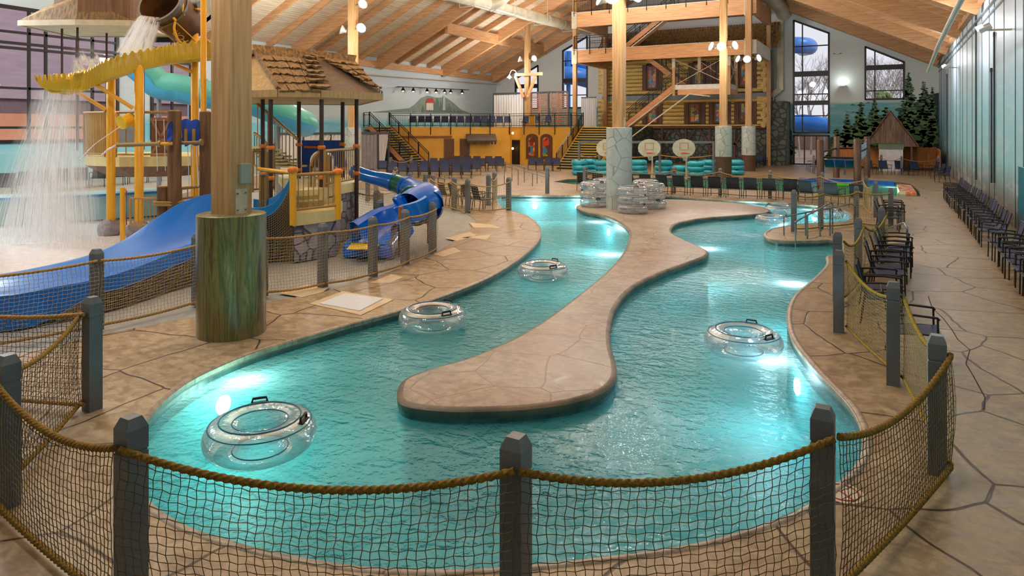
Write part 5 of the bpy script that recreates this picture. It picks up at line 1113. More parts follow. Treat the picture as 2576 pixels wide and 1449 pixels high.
def post_(px, D, ytop, r, mat=YP, par=pt_, nm='post', z0=0.0, ybot=None):
    P = atd(px, 321, D); zt = zpx(ytop, D); zb0 = z0 if ybot is None else zpx(ybot, D); return MB().lathe((P.x, P.y, 0), [(r, zb0), (r, zt - .02), (r * .8, zt)], 16).build(nm, mat, par, smooth=50)
post_(279, 19.3, 160, .115); post_(350, 18.8, 152, .115); post_(490, 20.3, 28, .11); post_(512, 19, -40, .08)
ROCKP = plain('grey_footing_rock', (150, 146, 150), .7, c2=(120, 116, 122), sc=3, bump=.5)
for px, D in ((279, 19.3), (350, 18.8)):
    P = atd(px, 321, D); mb = MB(); mb.ball((P.x, P.y, .1), .36, 12, 8, (1, 1, .9)); rnd = random.Random(px); mb.v = [(v[0] + rnd.uniform(-.04, .04), v[1] + rnd.uniform(-.04, .04), max(-.02, v[2] + rnd.uniform(-.03, .03))) for v in mb.v]; mb.build('footing_rock', ROCKP, pt_)
# braces
for a_, b_ in ((P3(240, 212, 18.5), P3(334, 272, 18.8)), (P3(195, 232, 19.0), P3(266, 276, 19.3)), (P3(425, 155, 20), P3(482, 180, 20.3))): MB().tube([a_, b_], .055, 10).build('brace', YP, pt_, smooth=50)
# trough
path = [P3(160, 214, 17.95), P3(190, 212, 18.2), P3(250, 190, 18.6), P3(345, 158, 19.0), P3(430, 140, 19.6), P3(540, 130, 20.2)]; pp_ = catmull(path, 26, False)
floor_ = MB(); sides = [MB(), MB()]; rows = [[], [], [], [], []]; nn = len(pp_)
for i, p in enumerate(pp_):
    a, b = pp_[max(0, i - 1)], pp_[min(nn - 1, i + 1)]; t_v = (b - a); t_v.z = 0; t_v.normalize(); sd = V((t_v.y, -t_v.x, 0)); hw = .42; sc_ = .055 if (i // 2) % 2 else -.03
    for j, (o, z) in enumerate(((hw + .08, .26 + sc_), (hw * .8, -.2), (0, -.26), (-hw * .8, -.2), (-hw - .08, .26 + sc_))): rows[j].append(p + sd * o + V((0, 0, z)))
ks = [floor_.verts(r_) for r_ in rows]
for a, b in zip(ks, ks[1:]):
    for i in range(nn - 1): floor_.face(a + i, a + i + 1, b + i + 1, b + i)
o = floor_.build('trough', YT, pt_, smooth=30); so = o.modifiers.new('s', 'SOLIDIFY'); so.thickness = .035
for D_, nm_ in ((17.55, 'comb_lip'), (18.35, 'comb_lip')):
    top_ = []
    for k in range(7): x_ = 84 + 12.5 * k; top_ += [P3(x_, 190 - .8 * k, D_), P3(x_ + 4, 189 - .8 * k, D_), P3(x_ + 6, 204 - .8 * k, D_), P3(x_ + 10, 204 - .8 * k, D_)]
    MB().plate(top_ + [P3(176, 200, D_), P3(180, 234, D_ + .1), P3(128, 234, D_ + .1), P3(100, 216, D_)], (FW[0] * .04, FW[1] * .04, 0)).build(nm_, YT, pt_)
q_ = [P3(128, 234, 17.6), P3(180, 235, 17.6), P3(180, 233, 18.4), P3(128, 232, 18.4)]; MB().plate(q_, (0, 0, .03)).build('lip_floor', YT, pt_); q_ = [P3(98, 214, 17.6), P3(128, 234, 17.6), P3(128, 232, 18.4), P3(98, 213, 18.4)]; MB().plate(q_, (0, 0, .03)).build('lip_floor', YT, pt_)
# tipping barrel
BARR = plain('dark_barrel_wood', (104, 70, 40), .45, c2=(66, 42, 24), sc=2.5, bump=.2); HOOP_ = plain('grey_barrel_hoop', (112, 116, 112), .4, .5)
A0, A1 = P3(402, 4, 19.4), P3(476, 74, 20.6); ax = (A1 - A0).normalized(); tb = thing('tipping_barrel', 'big brown tipping barrel pouring water into the yellow trough', 'tipping bucket', tuple(A0))
qq = ax.to_track_quat('Z', 'Y'); L_ = (A1 - A0).length
def lathe_ax(prof, nm, mt, par, n=32):
    mb = MB(); mb.lathe((0, 0, 0), prof, n, cap=False); mb.v = [tuple(A0 + qq @ Vector(v)) for v in mb.v]; return mb.build(nm, mt, par, smooth=40)
lathe_ax([(.66, 0), (.66, .02), (.62, L_ * .45), (.52, L_), (.0, L_ + .01)], 'barrel_body', BARR, tb); lathe_ax([(.62, .0), (.58, L_ * .45), (.48, L_ - .05), (0, L_ - .05)], 'barrel_inside', BARR, tb); lathe_ax([(.62, 0), (.69, 0), (.68, .14), (.67, .14)], 'barrel_hoop', HOOP_, tb); lathe_ax([(.665, .28), (.665, .36)], 'barrel_hoop', HOOP_, tb)
def text_on(s, c, right, up, size, mat, nm, par, ext=.006):
    cu = bpy.data.curves.new(nm, 'FONT'); cu.body = s; cu.size = size; cu.extrude = ext; cu.align_x = 'CENTER'; cu.align_y = 'CENTER'; o = bpy.data.objects.new(nm, cu); C.objects.link(o); r = Vector(right).normalized(); n = r.cross(Vector(up)).normalized(); u = n.cross(r)
    m = Matrix((r, u, n)).transposed().to_4x4(); m.translation = Vector(c) - Vector(par['_o']); cu.materials.append(mat); me_ = bpy.data.meshes.new_from_object(o); bpy.data.objects.remove(o); o = bpy.data.objects.new(nm, me_); C.objects.link(o); o.parent = par; o.matrix_local = m; return o
side_ = (V((-FW[0], -FW[1], -.2)) - ax * V((-FW[0], -FW[1], -.2)).dot(ax)).normalized(); cc = A0.lerp(A1, .62) + side_ * .60; SIGNM = plain('pale_gold_lettering', (214, 176, 112), .5)
text_on('FORT', cc, -ax, side_.cross(-ax), .3, SIGNM, 'lettering', tb); 
mb = MB(); e1 = ax * .46; e2 = side_.cross(ax).normalized() * .26; q = [cc - e1 - e2, cc + e1 - e2, cc + e1 + e2, cc - e1 + e2]
for i in range(4): mb.obox(q[i], q[(i + 1) % 4], .02, .03, up=side_)
mb.build('sign_border', SIGNM, tb)
mb = MB(); mb.tube(catmull([P3(456, -40, 19.4), P3(456, 10, 19.4), P3(458, 32, 19.5), P3(472, 46, 19.8), P3(486, 52, 20.2)], 5, False), .07, 10); mb.build('hanger_pipe', YP, pt_, smooth=60); mb = MB(); mb.tube(catmull([P3(436, 45, 19.2), P3(441, 52, 19.2), P3(438, 72, 19.2), P3(446, 98, 19.3), P3(455, 108, 19.4)], 5, False), .035, 8); mb.build('spout_pipe', YP, pt_, smooth=60)
P = P3(493, 27, 20.3); mb = MB(); mb.box(P.x - .32, P.x + .32, P.y - .2, P.y + .2, P.z - .02, P.z + .03); mb.plate([P3(466, 46, 20.1), P3(486, 40, 20.1), P3(484, 68, 20.1), P3(474, 64, 20.1)], (FW[0] * .03, FW[1] * .03, 0)); mb.build('bearing_plate', YP, pt_); mb = MB(); mb.tube([P + V((-.25, 0, .15)), P + V((.2, 0, .15))], .12, 14); mb.build('bearing', HOOP_, pt_, smooth=60)
MB().plate([P3(386, 78, 22.5), P3(455, 78, 22.5), P3(460, 106, 22.5), P3(386, 106, 22.5)], (FW[0] * .1, FW[1] * .1, 0)).build('black_panel', BLACK, pt_)
mb = MB(); mb.obox(P3(478, 55, 19.9), P3(486, 36, 19.9), .05, .05); mb.build('blue_lever', BLUEP, pt_)
# hut at the top
hu = thing('tower_hut', 'brown boarded hut with overhanging shingled roof high on the water tower', 'hut', tuple(P3(260, 60, 21)))
u0 = V((RT[0], RT[1], 0)); w0 = V((FW[0], FW[1], 0)); oc = P3(262, 30, 21.2); oc.z = 0
zl = 6.2
def fp(a, b, z): return oc + u0 * a + w0 * b + V((0, 0, z))
mb = MB(); k = mb.verts([fp(-.95, -.9, zl - .05), fp(1.15, -.9, zl - .05), fp(1.15, 1, zl - .05), fp(-.95, 1, zl - .05), fp(-.95, -.9, zl + 2.2), fp(1.15, -.9, zl + 2.2), fp(1.15, 1, zl + 2.2), fp(-.95, 1, zl + 2.2)])
for q_ in ((0, 1, 5, 4), (1, 2, 6, 5), (2, 3, 7, 6), (3, 0, 4, 7), (4, 5, 6, 7)): mb.face(*[k + i for i in q_])
mb.build('hut_wall', BRD, hu)
mb = MB(); k = mb.verts([fp(.0, -1.3, zl - .02), fp(1.45, -1.15, zl - .02), fp(1.45, -.8, zl - .02), fp(.0, -.8, zl - .02), fp(.0, -1.3, zl + .62), fp(1.45, -1.15, zl + 1.5), fp(1.45, -.8, zl + 1.5), fp(.0, -.8, zl + .62)])
for q_ in ((0, 1, 5, 4), (1, 2, 6, 5), (2, 3, 7, 6), (3, 0, 4, 7), (4, 5, 6, 7)): mb.face(*[k + i for i in q_])
mb.build('hut_wall', BRD, hu)
mb = MB(); k = mb.verts([fp(-1.75, -1.2, zl - .05), fp(.0, -1.35, zl - .05), fp(1.5, -1.2, zl - .05), fp(1.5, 1.3, zl - .05), fp(-1.75, 1.3, zl - .05), fp(-.9, -.5, zl + .75), fp(.0, -1.2, zl + .62), fp(.9, .8, zl + .85), fp(-.9, .8, zl + .75)])
for q_ in ((0, 1, 6, 5), (1, 2, 6), (2, 3, 7, 6), (3, 4, 8, 7), (4, 0, 5, 8)): mb.face(*[k + i for i in q_])
SHG = plain('thatch_shingle', (150, 118, 66), .7, c2=(88, 70, 46), sc=14, stretch=(1, 1, .25), bump=.4)
mb.build('roof_skirt', SHG, hu)
mb = MB(); pr = [fp(-1.78, -1.22, zl), fp(0, -1.37, zl), fp(1.52, -1.22, zl), fp(1.52, 1.3, zl), fp(-1.78, 1.3, zl)]
for a, b in zip(pr, pr[1:] + pr[:1]): mb.obox(a + V((0, 0, -.14)), b + V((0, 0, -.14)), .06, .16)
mb.build('fascia', CREAM, hu); MB().plate([fp(-1.7, -1.15, zl - .2), fp(0, -1.3, zl - .2), fp(1.45, -1.15, zl - .2), fp(1.45, 1.2, zl - .2), fp(-1.7, 1.2, zl - .2)], (0, 0, .03)).build('soffit', CREAM, hu)
for a, b in ((-.98, -.5), (-.35, -.75), (-.22, .5), (.9, .6)): MB().tube([fp(a, b, 2.3), fp(a, b, zl - .15)], .035, 6).build('thin_post', DKP, hu)
# platform
zf = 2.15; fl_ = [P3(212, 0, 20.4), P3(300, 0, 19.6), P3(380, 0, 19.8), P3(480, 0, 20.2), P3(530, 0, 20.8), P3(530, 0, 23.5), P3(380, 0, 24), P3(240, 0, 23.5)]; fl_ = [V((p.x, p.y, 0)) for p in fl_]
MB().prism(fl_, zf - .28, zf).build('platform_deck', CRM, pt_)
mb = MB(); c_ = sum(fl_, V((0, 0, 0))) / len(fl_); k1 = mb.verts([p + V((0, 0, zf - .28)) for p in fl_]); k2 = mb.verts([p.lerp(c_, .35) + V((0, 0, zf - .62)) for p in fl_])
for i in range(len(fl_)): j = (i + 1) % len(fl_); mb.face(k1 + i, k1 + j, k2 + j, k2 + i)
mb.face(*[k2 + i for i in range(len(fl_))]); mb.build('underside', BRD, pt_)
def slat_panel(a, b, z0, z1, par, sp=.13, solid=False, railm=TANR, slm=TANR, r=.04, nm='railing', rw=.018):
    a, b = V((a.x, a.y, 0)), V((b.x, b.y, 0)); mb = MB(); up = V((0, 0, 1)); mb.tube([a + up * z1, b + up * z1], r, 8); mb.tube([a + up * (z0 + .08), b + up * (z0 + .08)], r * .7, 8); mb.tube([a + up * z0, a + up * z1], r * .8, 8); mb.tube([b + up * z0, b + up * z1], r * .8, 8)
    o = mb.build(nm, railm, par, smooth=60); n = max(2, int((b - a).length / sp)); mb = MB()
    for k in range(1, n): q = a.lerp(b, k / n); mb.obox(q + up * (z0 + .08), q + up * z1, rw * (2.6 if solid else 1), rw, up=(b - a))
    mb.build('slat_row', slm, o); return o
ftop = zpx(283, 20)
slat_panel(fl_[0], fl_[1].lerp(fl_[0], .4), zf, ftop, pt_, sp=.08, solid=True, slm=TANP); slat_panel(fl_[0], fl_[7], zf, ftop, pt_, sp=.1, solid=True, slm=TANP)
slat_panel(P3(292, 0, 19.7), P3(342, 0, 19.5), zf, ftop, pt_, sp=.4); slat_panel(P3(352, 0, 19.6), P3(432, 0, 19.9), zf, ftop, pt_, sp=.4)
a, b = P3(380, 0, 20.1), P3(432, 0, 20.3); a.z = b.z = 0; MB().prism([a, b, b + w0 * .05, a + w0 * .05], zf, ftop - .15).build('barn_panel', plain('red_brown_board', (132, 88, 64), .6), pt_)
mb = MB(); n_ = -w0 * .03
for z_ in ((zf + .1, ftop - .25), (ftop - .25, zf + .1)): mb.obox(a.lerp(b, .08) + n_ + V((0, 0, z_[0])), a.lerp(b, .92) + n_ + V((0, 0, z_[1])), .04, .07)
for z_ in (zf + .05, ftop - .2): mb.obox(a + n_ + V((0, 0, z_)), b + n_ + V((0, 0, z_)), .05, .1)
mb.build('barn_trim', plain('light_brown_trim', (176, 130, 92), .6), pt_)
MB().plate([P3(296, 302, 21), P3(342, 302, 21), P3(342, 370, 21), P3(296, 370, 21)], (FW[0] * .04, FW[1] * .04, 0)).build('grey_panel', plain('blue_grey_panel', (148, 156, 170), .5), pt_)
mb = MB(); mb.tube([P3(294, 285, 19.6), P3(294, 372, 19.6)], .05, 8); mb.build('post', YP, pt_, smooth=60)
# yellow tilting funnel
bk = thing('tilting_funnel', 'small yellow and green tilting funnel hanging between the yellow posts', 'funnel', tuple(P3(318, 306, 18.9))); f0, f1 = P3(304, 309, 18.7), P3(332, 300, 19.0); qa = (f1 - f0).normalized().to_track_quat('Z', 'Y')
for nm, mt, z_a, z_b, ra, rb in (('rim', plain('bright_yellow', (250, 210, 30), .4), 0, .06, .19, .19), ('funnel_body', YP, .06, .3, .15, .2), ('back_fin', plain('dark_green_plastic', (24, 104, 62), .4), .3, .34, .21, .2)):
    mb = MB(); mb.lathe((0, 0, 0), [(ra, z_a), (rb, z_b)], 14); mb.v = [tuple(f0 + qa @ Vector(v)) for v in mb.v]; mb.build(nm, mt, bk, smooth=40)
mb = MB(); mb.tube([P3(328, 283, 18.9), P3(322, 305, 18.9)], .02, 6); mb.build('hanger', OLV, bk)
# log pylons with blue scallop sign, cannon
lp = thing('log_pylons', 'two tall and one short brown concrete logs lashed together beside the blue slide', 'log pylons', tuple(g(440, 640)))
post_(439, 15.8, 278, .15, LOGB, lp, 'tall_log'); post_(516, 16.4, 280, .13, LOGB, lp, 'tall_log'); post_(411, 15.9, 468, .14, LOGB, lp, 'short_log')
for px, D, y in ((439, 15.8, 278), (411, 15.9, 468), (516, 16.4, 280)):
    P = atd(px, y, D); MB().lathe((P.x, P.y, P.z - .01), [(.10, 0), (.10, .02)], 14).build('end_grain', RING, lp)
P = atd(425, 507, 15.85)
mb = MB(); mb.tube([P + u0 * (.32 * math.cos(a)) + w0 * (.2 * math.sin(a)) for a in [2 * PI * i / 20 for i in range(20)]], .03, 6, closed=True); mb.tube([P + V((0, 0, -.06)) + u0 * (.32 * math.cos(a)) + w0 * (.2 * math.sin(a)) for a in [2 * PI * i / 20 for i in range(20)]], .03, 6, closed=True); mb.build('rope_lashing', ROPE_T, lp, smooth=60)
sg2 = thing('scalloped_sign', 'blue scalloped spray sign with two tan bars hung between the tall logs', 'sign panel', tuple(P3(480, 330, 16.3)))
pts = [P3(458, 352, 16.2)]; 
for k in range(25):
    u = k / 24; pts.append(P3(456 + 49 * u, 303 + 3 * u - 5 * abs(math.sin(u * PI * 2)), 16.2 + .2 * u))
pts += [P3(505, 362, 16.4), P3(492, 368, 16.3), P3(478, 362, 16.3), P3(466, 369, 16.2)]
MB().plate(pts, tuple(w0 * .05)).build('blue_panel', BLUEP, sg2)
pts = [P3(430, 305, 15.4), P3(424, 312, 15.4), P3(419, 326, 15.4), P3(421, 340, 15.4), P3(418, 352, 15.4), P3(428, 356, 15.4), P3(432, 340, 15.6), P3(432, 308, 15.6)]; MB().plate(pts, tuple(w0 * .05)).build('blue_panel', BLUEP, sg2)
for px in (469, 489): mb = MB(); mb.obox(P3(px, 324, 16.2) - w0 * .03, P3(px, 357, 16.2) - w0 * .03, .07, .03, up=w0); mb.build('tan_bar', TANR, sg2)
cn = thing('water_cannon', 'tan horizontal water cannon pipe fixed through the tall logs', 'water cannon', tuple(P3(400, 360, 15.5)))
mb = MB(); mb.tube([P3(292, 365, 15.0), P3(400, 362, 15.4)], .045, 12); mb.build('barrel', OLV, cn, smooth=60); MB().tube([P3(402, 362, 15.4), P3(434, 361, 15.5)], .04, 12).build('yellow_sleeve', YP, cn, smooth=60)
MB().tube([P3(399, 362, 15.4), P3(405, 362, 15.4)], .075, 14).build('flange', OLV, cn, smooth=60); MB().tube([P3(456, 360, 16), P3(505, 358, 16.1)], .04, 12).build('barrel', OLV, cn, smooth=60); MB().tube([P3(503, 358, 16.1), P3(509, 358, 16.1)], .08, 14).build('flange', OLV, cn, smooth=60)
# gate
gt = thing('yellow_gate', 'yellow gate post and barred gate in front of the yellow tower posts', 'gate', tuple(g(308, 604)))
P = g(308, 606); MB().tube([P, V((P.x, P.y, zpx(472, 18.1)))], .06, 10).build('post', YP, gt, smooth=60); D = 17.8
mb = MB(); mb.tube([P3(315, 475, 18), P3(318, 480, 18), P3(318, 565, 18), P3(315, 570, 18)], .02, 8); mb.build('grab_loop', ORNG, gt, smooth=60)
mb = MB()
for a, b in (((328, 499), (398, 499)), ((328, 566), (398, 566)), ((328, 499), (328, 566)), ((398, 499), (398, 566))): mb.tube([P3(*a, D), P3(*b, D)], .028, 8)
o = mb.build('gate_frame', TANR, gt, smooth=60); mb = MB()
for k in range(1, 7): mb.tube([P3(328 + 70 * k / 7, 499, D), P3(328 + 70 * k / 7, 566, D)], .013, 6)
mb.build('bar_row', TANR, o)
# slope of rails behind logs to right
slat_panel(P3(455, 0, 17), P3(505, 0, 17.6), zpx(508, 17), zpx(474, 17), pt_, sp=.2)
# ------------------------------------------------------------ teal tube slide behind
TEALS = plain('teal_slide', (92, 186, 178), .3, c2=(76, 168, 166), sc=.8); SKYS = plain('sky_blue_slide', (74, 178, 226), .3)
th = thing('teal_tube_slide', 'teal and sky blue tube slide winding down behind the big column', 'tube slide', (-24, 20, 2))
pth = catmull([P3(330, 150, 26.5), P3(372, 185, 26.8), P3(400, 212, 27), P3(450, 222, 27.2), P3(527, 238, 27.5), P3(620, 252, 27.8), P3(690, 276, 28), P3(742, 300, 28.5), P3(768, 312, 29.5)], 6, False)
arc = lambda a0, a1, r, n: [(r * math.cos(R(lerp(a0, a1, k / n))), r * math.sin(R(lerp(a0, a1, k / n)))) for k in range(n + 1)]
MB().sweep(pth, arc(-20, 200, .55, 14), closed_prof=False, cap=False).build('upper_half', TEALS, th, smooth=60); MB().sweep(pth, arc(195, 345, .57, 12), closed_prof=False, cap=False).build('lower_half', SKYS, th, smooth=60)
mb = MB(); q = pth[22]; mb.sweep([q, pth[23]], arc(0, 360, .62, 24), closed_prof=True); mb.build('joint_ring', TEALS, th, smooth=60)
for px, D in ((400, 27.3), (560, 28), (700, 28.5)): P = atd(px, 321, D); MB().tube([P.xy.to_3d(), V((P.x, P.y, zpx(250 if px > 500 else 228, D)))], .09, 8).build('support', plain('grey_support', (140, 140, 150), .5), th)
# ------------------------------------------------------------ big blue slide
BLS = plain('blue_slide', (0, 124, 222), .3, c2=(0, 112, 212), sc=.6); bsld = thing('wide_blue_slide', 'very wide open blue slide sweeping down to the left in front of the splash pad', 'slide', tuple(g(250, 790)))
secs = []  # outer bottom, near lip, channel, far low, far top, far back
for (pxn, Dn, zl_, pxf, pyf, Df, w_) in ((-420, 10.2, .50, -420, 715, 12.2, 0), (-150, 10.0, .50, -150, 705, 12.0, 0), (25, 10.15, .52, 0, 691, 12.1, 0), (120, 10.5, .54, 120, 669, 12.5, 0), (230, 11.0, .55, 232, 640, 13.0, 0), (310, 11.5, .58, 312, 604, 13.5, 0), (380, 12.1, .63, 392, 550, 14.0, 0), (440, 12.7, .70, 450, 513, 14.5, 0), (497, 13.2, .78, 510, 492, 15.1, 0), (560, 13.8, .9, 575, 482, 15.6, 0), (618, 14.3, 1.08, 632, 478, 15.6, 0)):
    n0 = atd(pxn, 321, Dn); n0.z = 0; f = atd(pxf, pyf, Df); zt = f.z; f.z = 0; e = (f - n0)
    dr_ = zl_ if pxn < 60 else (.5 if pxn < 130 else .27)
    sec = [n0 - e * .02 + V((0, 0, zl_ - dr_)), n0 - e * .03 + V((0, 0, zl_)), n0 + e * .03 + V((0, 0, zl_ + .02)), n0 + e * .09 + V((0, 0, zl_ - .02)), n0 + e * .2 + V((0, 0, zl_ - .2)), n0 + e * .5 + V((0, 0, zl_ - .24)), n0 + e * .78 + V((0, 0, lerp(zl_ - .2, zt, .25))), n0 + e * .93 + V((0, 0, lerp(zl_, zt, .65))), f + V((0, 0, zt)), f + e * .03 + V((0, 0, zt)), f + e * .04 + V((0, 0, zt - .3))]
    secs.append(sec)
cols_ = [catmull([s[j] for s in secs], 5, False) for j in range(len(secs[0]))]; mb = MB(); ks = [mb.verts(c) for c in cols_]
for a, b in zip(ks, ks[1:]):
    for i in range(len(cols_[0]) - 1): mb.face(a + i, a + i + 1, b + i + 1, b + i)
mb.build('slide_bed', BLS, bsld, smooth=50)
# skirt below the slide: dark side wall with net over it
dk = MB(); nt = MB(); lo = cols_[0][16:]; k1 = dk.verts([p for p in lo]); k2 = dk.verts([V((p.x, p.y, 0)) for p in lo])
for i in range(len(lo) - 1): dk.face(k1 + i, k1 + i + 1, k2 + i + 1, k2 + i)
dk.build('dark_skirt', plain('dark_blue_skirt', (18, 40, 66), .5, c2=(34, 26, 26), sc=2), bsld)
tri = [(.004 * math.cos(a), .004 * math.sin(a)) for a in (0, 2.1, 4.2)]; L = len(lo) - 1; ofs = (secs[3][1] - secs[3][8]).normalized() * .04; ofs.z = 0
for m_ in range(9): nt.sweep([V((p.x, p.y, p.z * m_ / 8 * 1.0 + .02)) + ofs for p in lo], tri, cap=False)
fine = catmull(lo, 3, False)
for p in fine[::1]: nt.sweep([V((p.x, p.y, 0)) + ofs, p + ofs], tri, cap=False, up=(1, 0, 0))
nt.build('skirt_net', NET_T, bsld)
# slide head: from low mouth by the column up to the yellow post
hd_ = []
for px, yn, yf, D in ((632, 524, 500, 15.0), (660, 523, 502, 15.1), (690, 510, 490, 15.15), (712, 482, 468, 15.2), (728, 450, 440, 15.25), (738, 436, 430, 15.3)):
    n0, f = atd(px, yn, D), atd(px + 6, yf, D + .95); hd_.append([n0 - V((0, 0, .22)), n0, n0 + (f - n0) * .08, n0.lerp(f, .15) - V((0, 0, .2)), n0.lerp(f, .85) - V((0, 0, .2)), n0.lerp(f, .92), f, f - V((0, 0, .22))])
cols_ = [catmull([s[j] for s in hd_], 5, False) for j in range(8)]; mb = MB(); ks = [mb.verts(c) for c in cols_]
for a, b in zip(ks, ks[1:]):
    for i in range(len(cols_[0]) - 1): mb.face(a + i, a + i + 1, b + i + 1, b + i)
mb.build('slide_head', plain('light_blue_slide', (20, 140, 220), .3), bsld, smooth=50)
lo = cols_[0]; dk = MB(); k1 = dk.verts(lo); k2 = dk.verts([V((p.x, p.y, 0)) for p in lo])
for i in range(len(lo) - 1): dk.face(k1 + i, k1 + i + 1, k2 + i + 1, k2 + i)
dk.build('dark_skirt', plain('dark_blue_skirt', (18, 40, 66), .5), bsld); nt = MB()
for m_ in range(22): nt.sweep([V((p.x, p.y, p.z * m_ / 21 + .01)) - w0 * .04 for p in lo], tri, cap=False)
for p in catmull(lo, 1, False): nt.sweep([V((p.x, p.y, 0)) - w0 * .04, p - w0 * .04], tri, cap=False, up=(1, 0, 0))
nt.build('skirt_net', NET_T, bsld)
# ------------------------------------------------------------ hut play platform
hp = thing('hut_play_platform', 'two-level cream play platform with tan railings on grey rock skirts under the shingled hut', 'play structure', tuple(g(790, 660)))
z1p, z2p = 1.08, 1.5
Fp = [g(737, 540, z1p), g(850, 527, z1p), g(862, 505, z1p), g(780, 498, z1p), g(700, 508, z1p)]
mb = MB(); mb.prism(Fp, z1p - .26, z1p); mb.build('lower_deck', CRM, hp); MB().prism([p.lerp(sum(Fp, V((0, 0, 0))) / 5, .06) for p in Fp], 0, z1p - .26).build('rock_skirt', ROCK, hp)
Up = [g(735, 480, z2p), g(800, 476, z2p), g(902, 457, z2p), g(880, 438, z2p), g(790, 432, z2p), g(700, 440, z2p)]
MB().prism(Up, z2p - .24, z2p).build('upper_deck', CRM, hp); MB().prism([p.lerp(sum(Up, V((0, 0, 0))) / 6, .05) for p in Up], 0, z2p - .24).build('rock_skirt', ROCK, hp)
a, b = Fp[4].lerp(Up[0], .2), Fp[2].lerp(Up[1], .1)
for k in range(2):
    z_ = z1p + .14 * (k + 1); q = [Fp[4].lerp(Up[0], .35 + .3 * k), Fp[2].lerp(Up[1], .35 + .3 * k), Up[1], Up[0]]; q = [V((p.x, p.y, 0)) for p in q]; MB().prism(q, z1p - .1, z_).build('step', CRM, hp); mb = MB(); mb.obox(q[0] + V((0, 0, z_)), q[1] + V((0, 0, z_)), .05, .03); mb.build('step_nosing', YELT, hp)
h_ = .92
def ypost(p, z0, z1, r=.075): MB().lathe((p.x, p.y, 0), [(r, z0), (r, z1)], 14).build('yellow_post', YP, hp, smooth=50); MB().lathe((p.x, p.y, 0), [(r * 1.5, z1), (r * 1.6, z1 + .05), (r * 1.5, z1 + .09), (r * .8, z1 + .12)], 12).build('clamp', ORNG, hp, smooth=50)
ypost(Fp[0], 0.85, z1p + h_ + .02); ypost(Fp[1], .85, z1p + h_ - .08); ypost(g(668, 560, .2), .0, zpx(425, 15.8), .05)
slat_panel(Fp[0], Fp[1], z1p + .02, z1p + h_ - .05, hp, sp=.13); slat_panel(Fp[1], Fp[2].lerp(Fp[3], .2), z1p + .02, z1p + h_ - .05, hp, sp=.09)
MB().tube([V((Fp[0].x, Fp[0].y, z1p + h_)), atd(650, 425, 15.8)], .045, 10).build('yellow_rail', YP, hp, smooth=60)
slat_panel(Up[1].lerp(Up[2], .15), Up[2], z2p + .02, z2p + h_, hp, sp=.12)
mb = MB(); a = Fp[2].lerp(Up[1], .5)
p_ = [V((a.x, a.y, z1p + .1)), V((a.x, a.y, z1p + .95)), V((a.x, a.y, z1p + 1.15)) + u0 * .06, V((a.x, a.y, z1p + 1.3)) + u0 * .2, V((a.x, a.y, z1p + 1.28)) + u0 * .34, V((a.x, a.y, z1p + 1.1)) + u0 * .42, V((a.x, a.y, z1p + .2)) + u0 * .42]
p_ = [q - u0 * .5 for q in p_]; mb.tube(p_, .045, 8)
for k in range(1, 4): mb.tube([p_[0] + u0 * .1 * k, p_[0] + u0 * .1 * k + V((0, 0, 1.05))], .018, 6)
mb.build('arched_panel', TANR, hp, smooth=60)
# stairs rail going up-left behind
for k, (a, b) in enumerate(((P3(648, 262, 21.5), P3(748, 350, 20)), (P3(640, 335, 20.5), P3(664, 352, 20)))):
    mb = MB(); mb.tube([a, b], .045, 8); mb.tube([a - V((0, 0, .95)), b - V((0, 0, .95))], .03, 8); o = mb.build('stair_rail', TANR, hp, smooth=60); mb = MB()
    n = 11 if k == 0 else 4
    for i in range(n + 1): q = a.lerp(b, i / n); mb.obox(q, q - V((0, 0, .95)), .02, .02, up=(1, 0, 0))
    mb.build('slat_row', TANR, o)
for i in range(7): q = P3(652 + 13 * i, 395 - 8 * (6 - i) + 20, 20.6); MB().box(q.x - .4, q.x + .4, q.y - .3, q.y + .3, q.z - .06, q.z).build('stair_tread', CRM, hp)
slat_panel(P3(636, 0, 19), P3(664, 0, 19.2), 1.2, 2.35, hp, sp=.1); slat_panel(P3(668, 0, 19.6), P3(690, 0, 19.8), 1.2, 2.5, hp, sp=.12)
MB().plate([P3(661, 385, 19), P3(679, 383, 19), P3(679, 450, 19), P3(661, 450, 19)], tuple(w0 * .05)).build('tan_panel', TANP, hp)
slat_panel(P3(655, 0, 15.9), P3(668, 0, 15.9), .7, 1.9, hp, sp=.12); slat_panel(P3(672, 0, 16.1), P3(730, 0, 16.1), .75, 1.95, hp, sp=.14)
# blue arch panel
bp_ = thing('blue_arch_panel', 'royal blue panel with an arched slide opening under the hut roof', 'panel', tuple(P3(808, 440, 21)))
D = 20.8; outl = [P3(759, 353, D), P3(857, 353, D), P3(857, 440, D), P3(842, 440, D)] + [P3(810 + 32 * math.cos(a), 405 - 27 * math.sin(a), D) for a in [PI * i / 12 for i in range(13)]] + [P3(778, 440, D), P3(759, 440, D)]
MB().plate(outl, tuple(w0 * .08)).build('panel', BLUEP, bp_); mb = MB(); mb.sweep([P3(810, 415, D) + w0 * .05, P3(812, 418, D) + w0 * 1.6], arc(0, 360, .36, 24), cap=False); mb.build('slide_mouth', plain('deep_blue_plastic', (14, 50, 140), .4), bp_, smooth=60)
MB().tube([P3(765, 370, D - .2), P3(800, 371, D - .2)], .03, 8).build('grab_bar', ORNG, bp_, smooth=60)
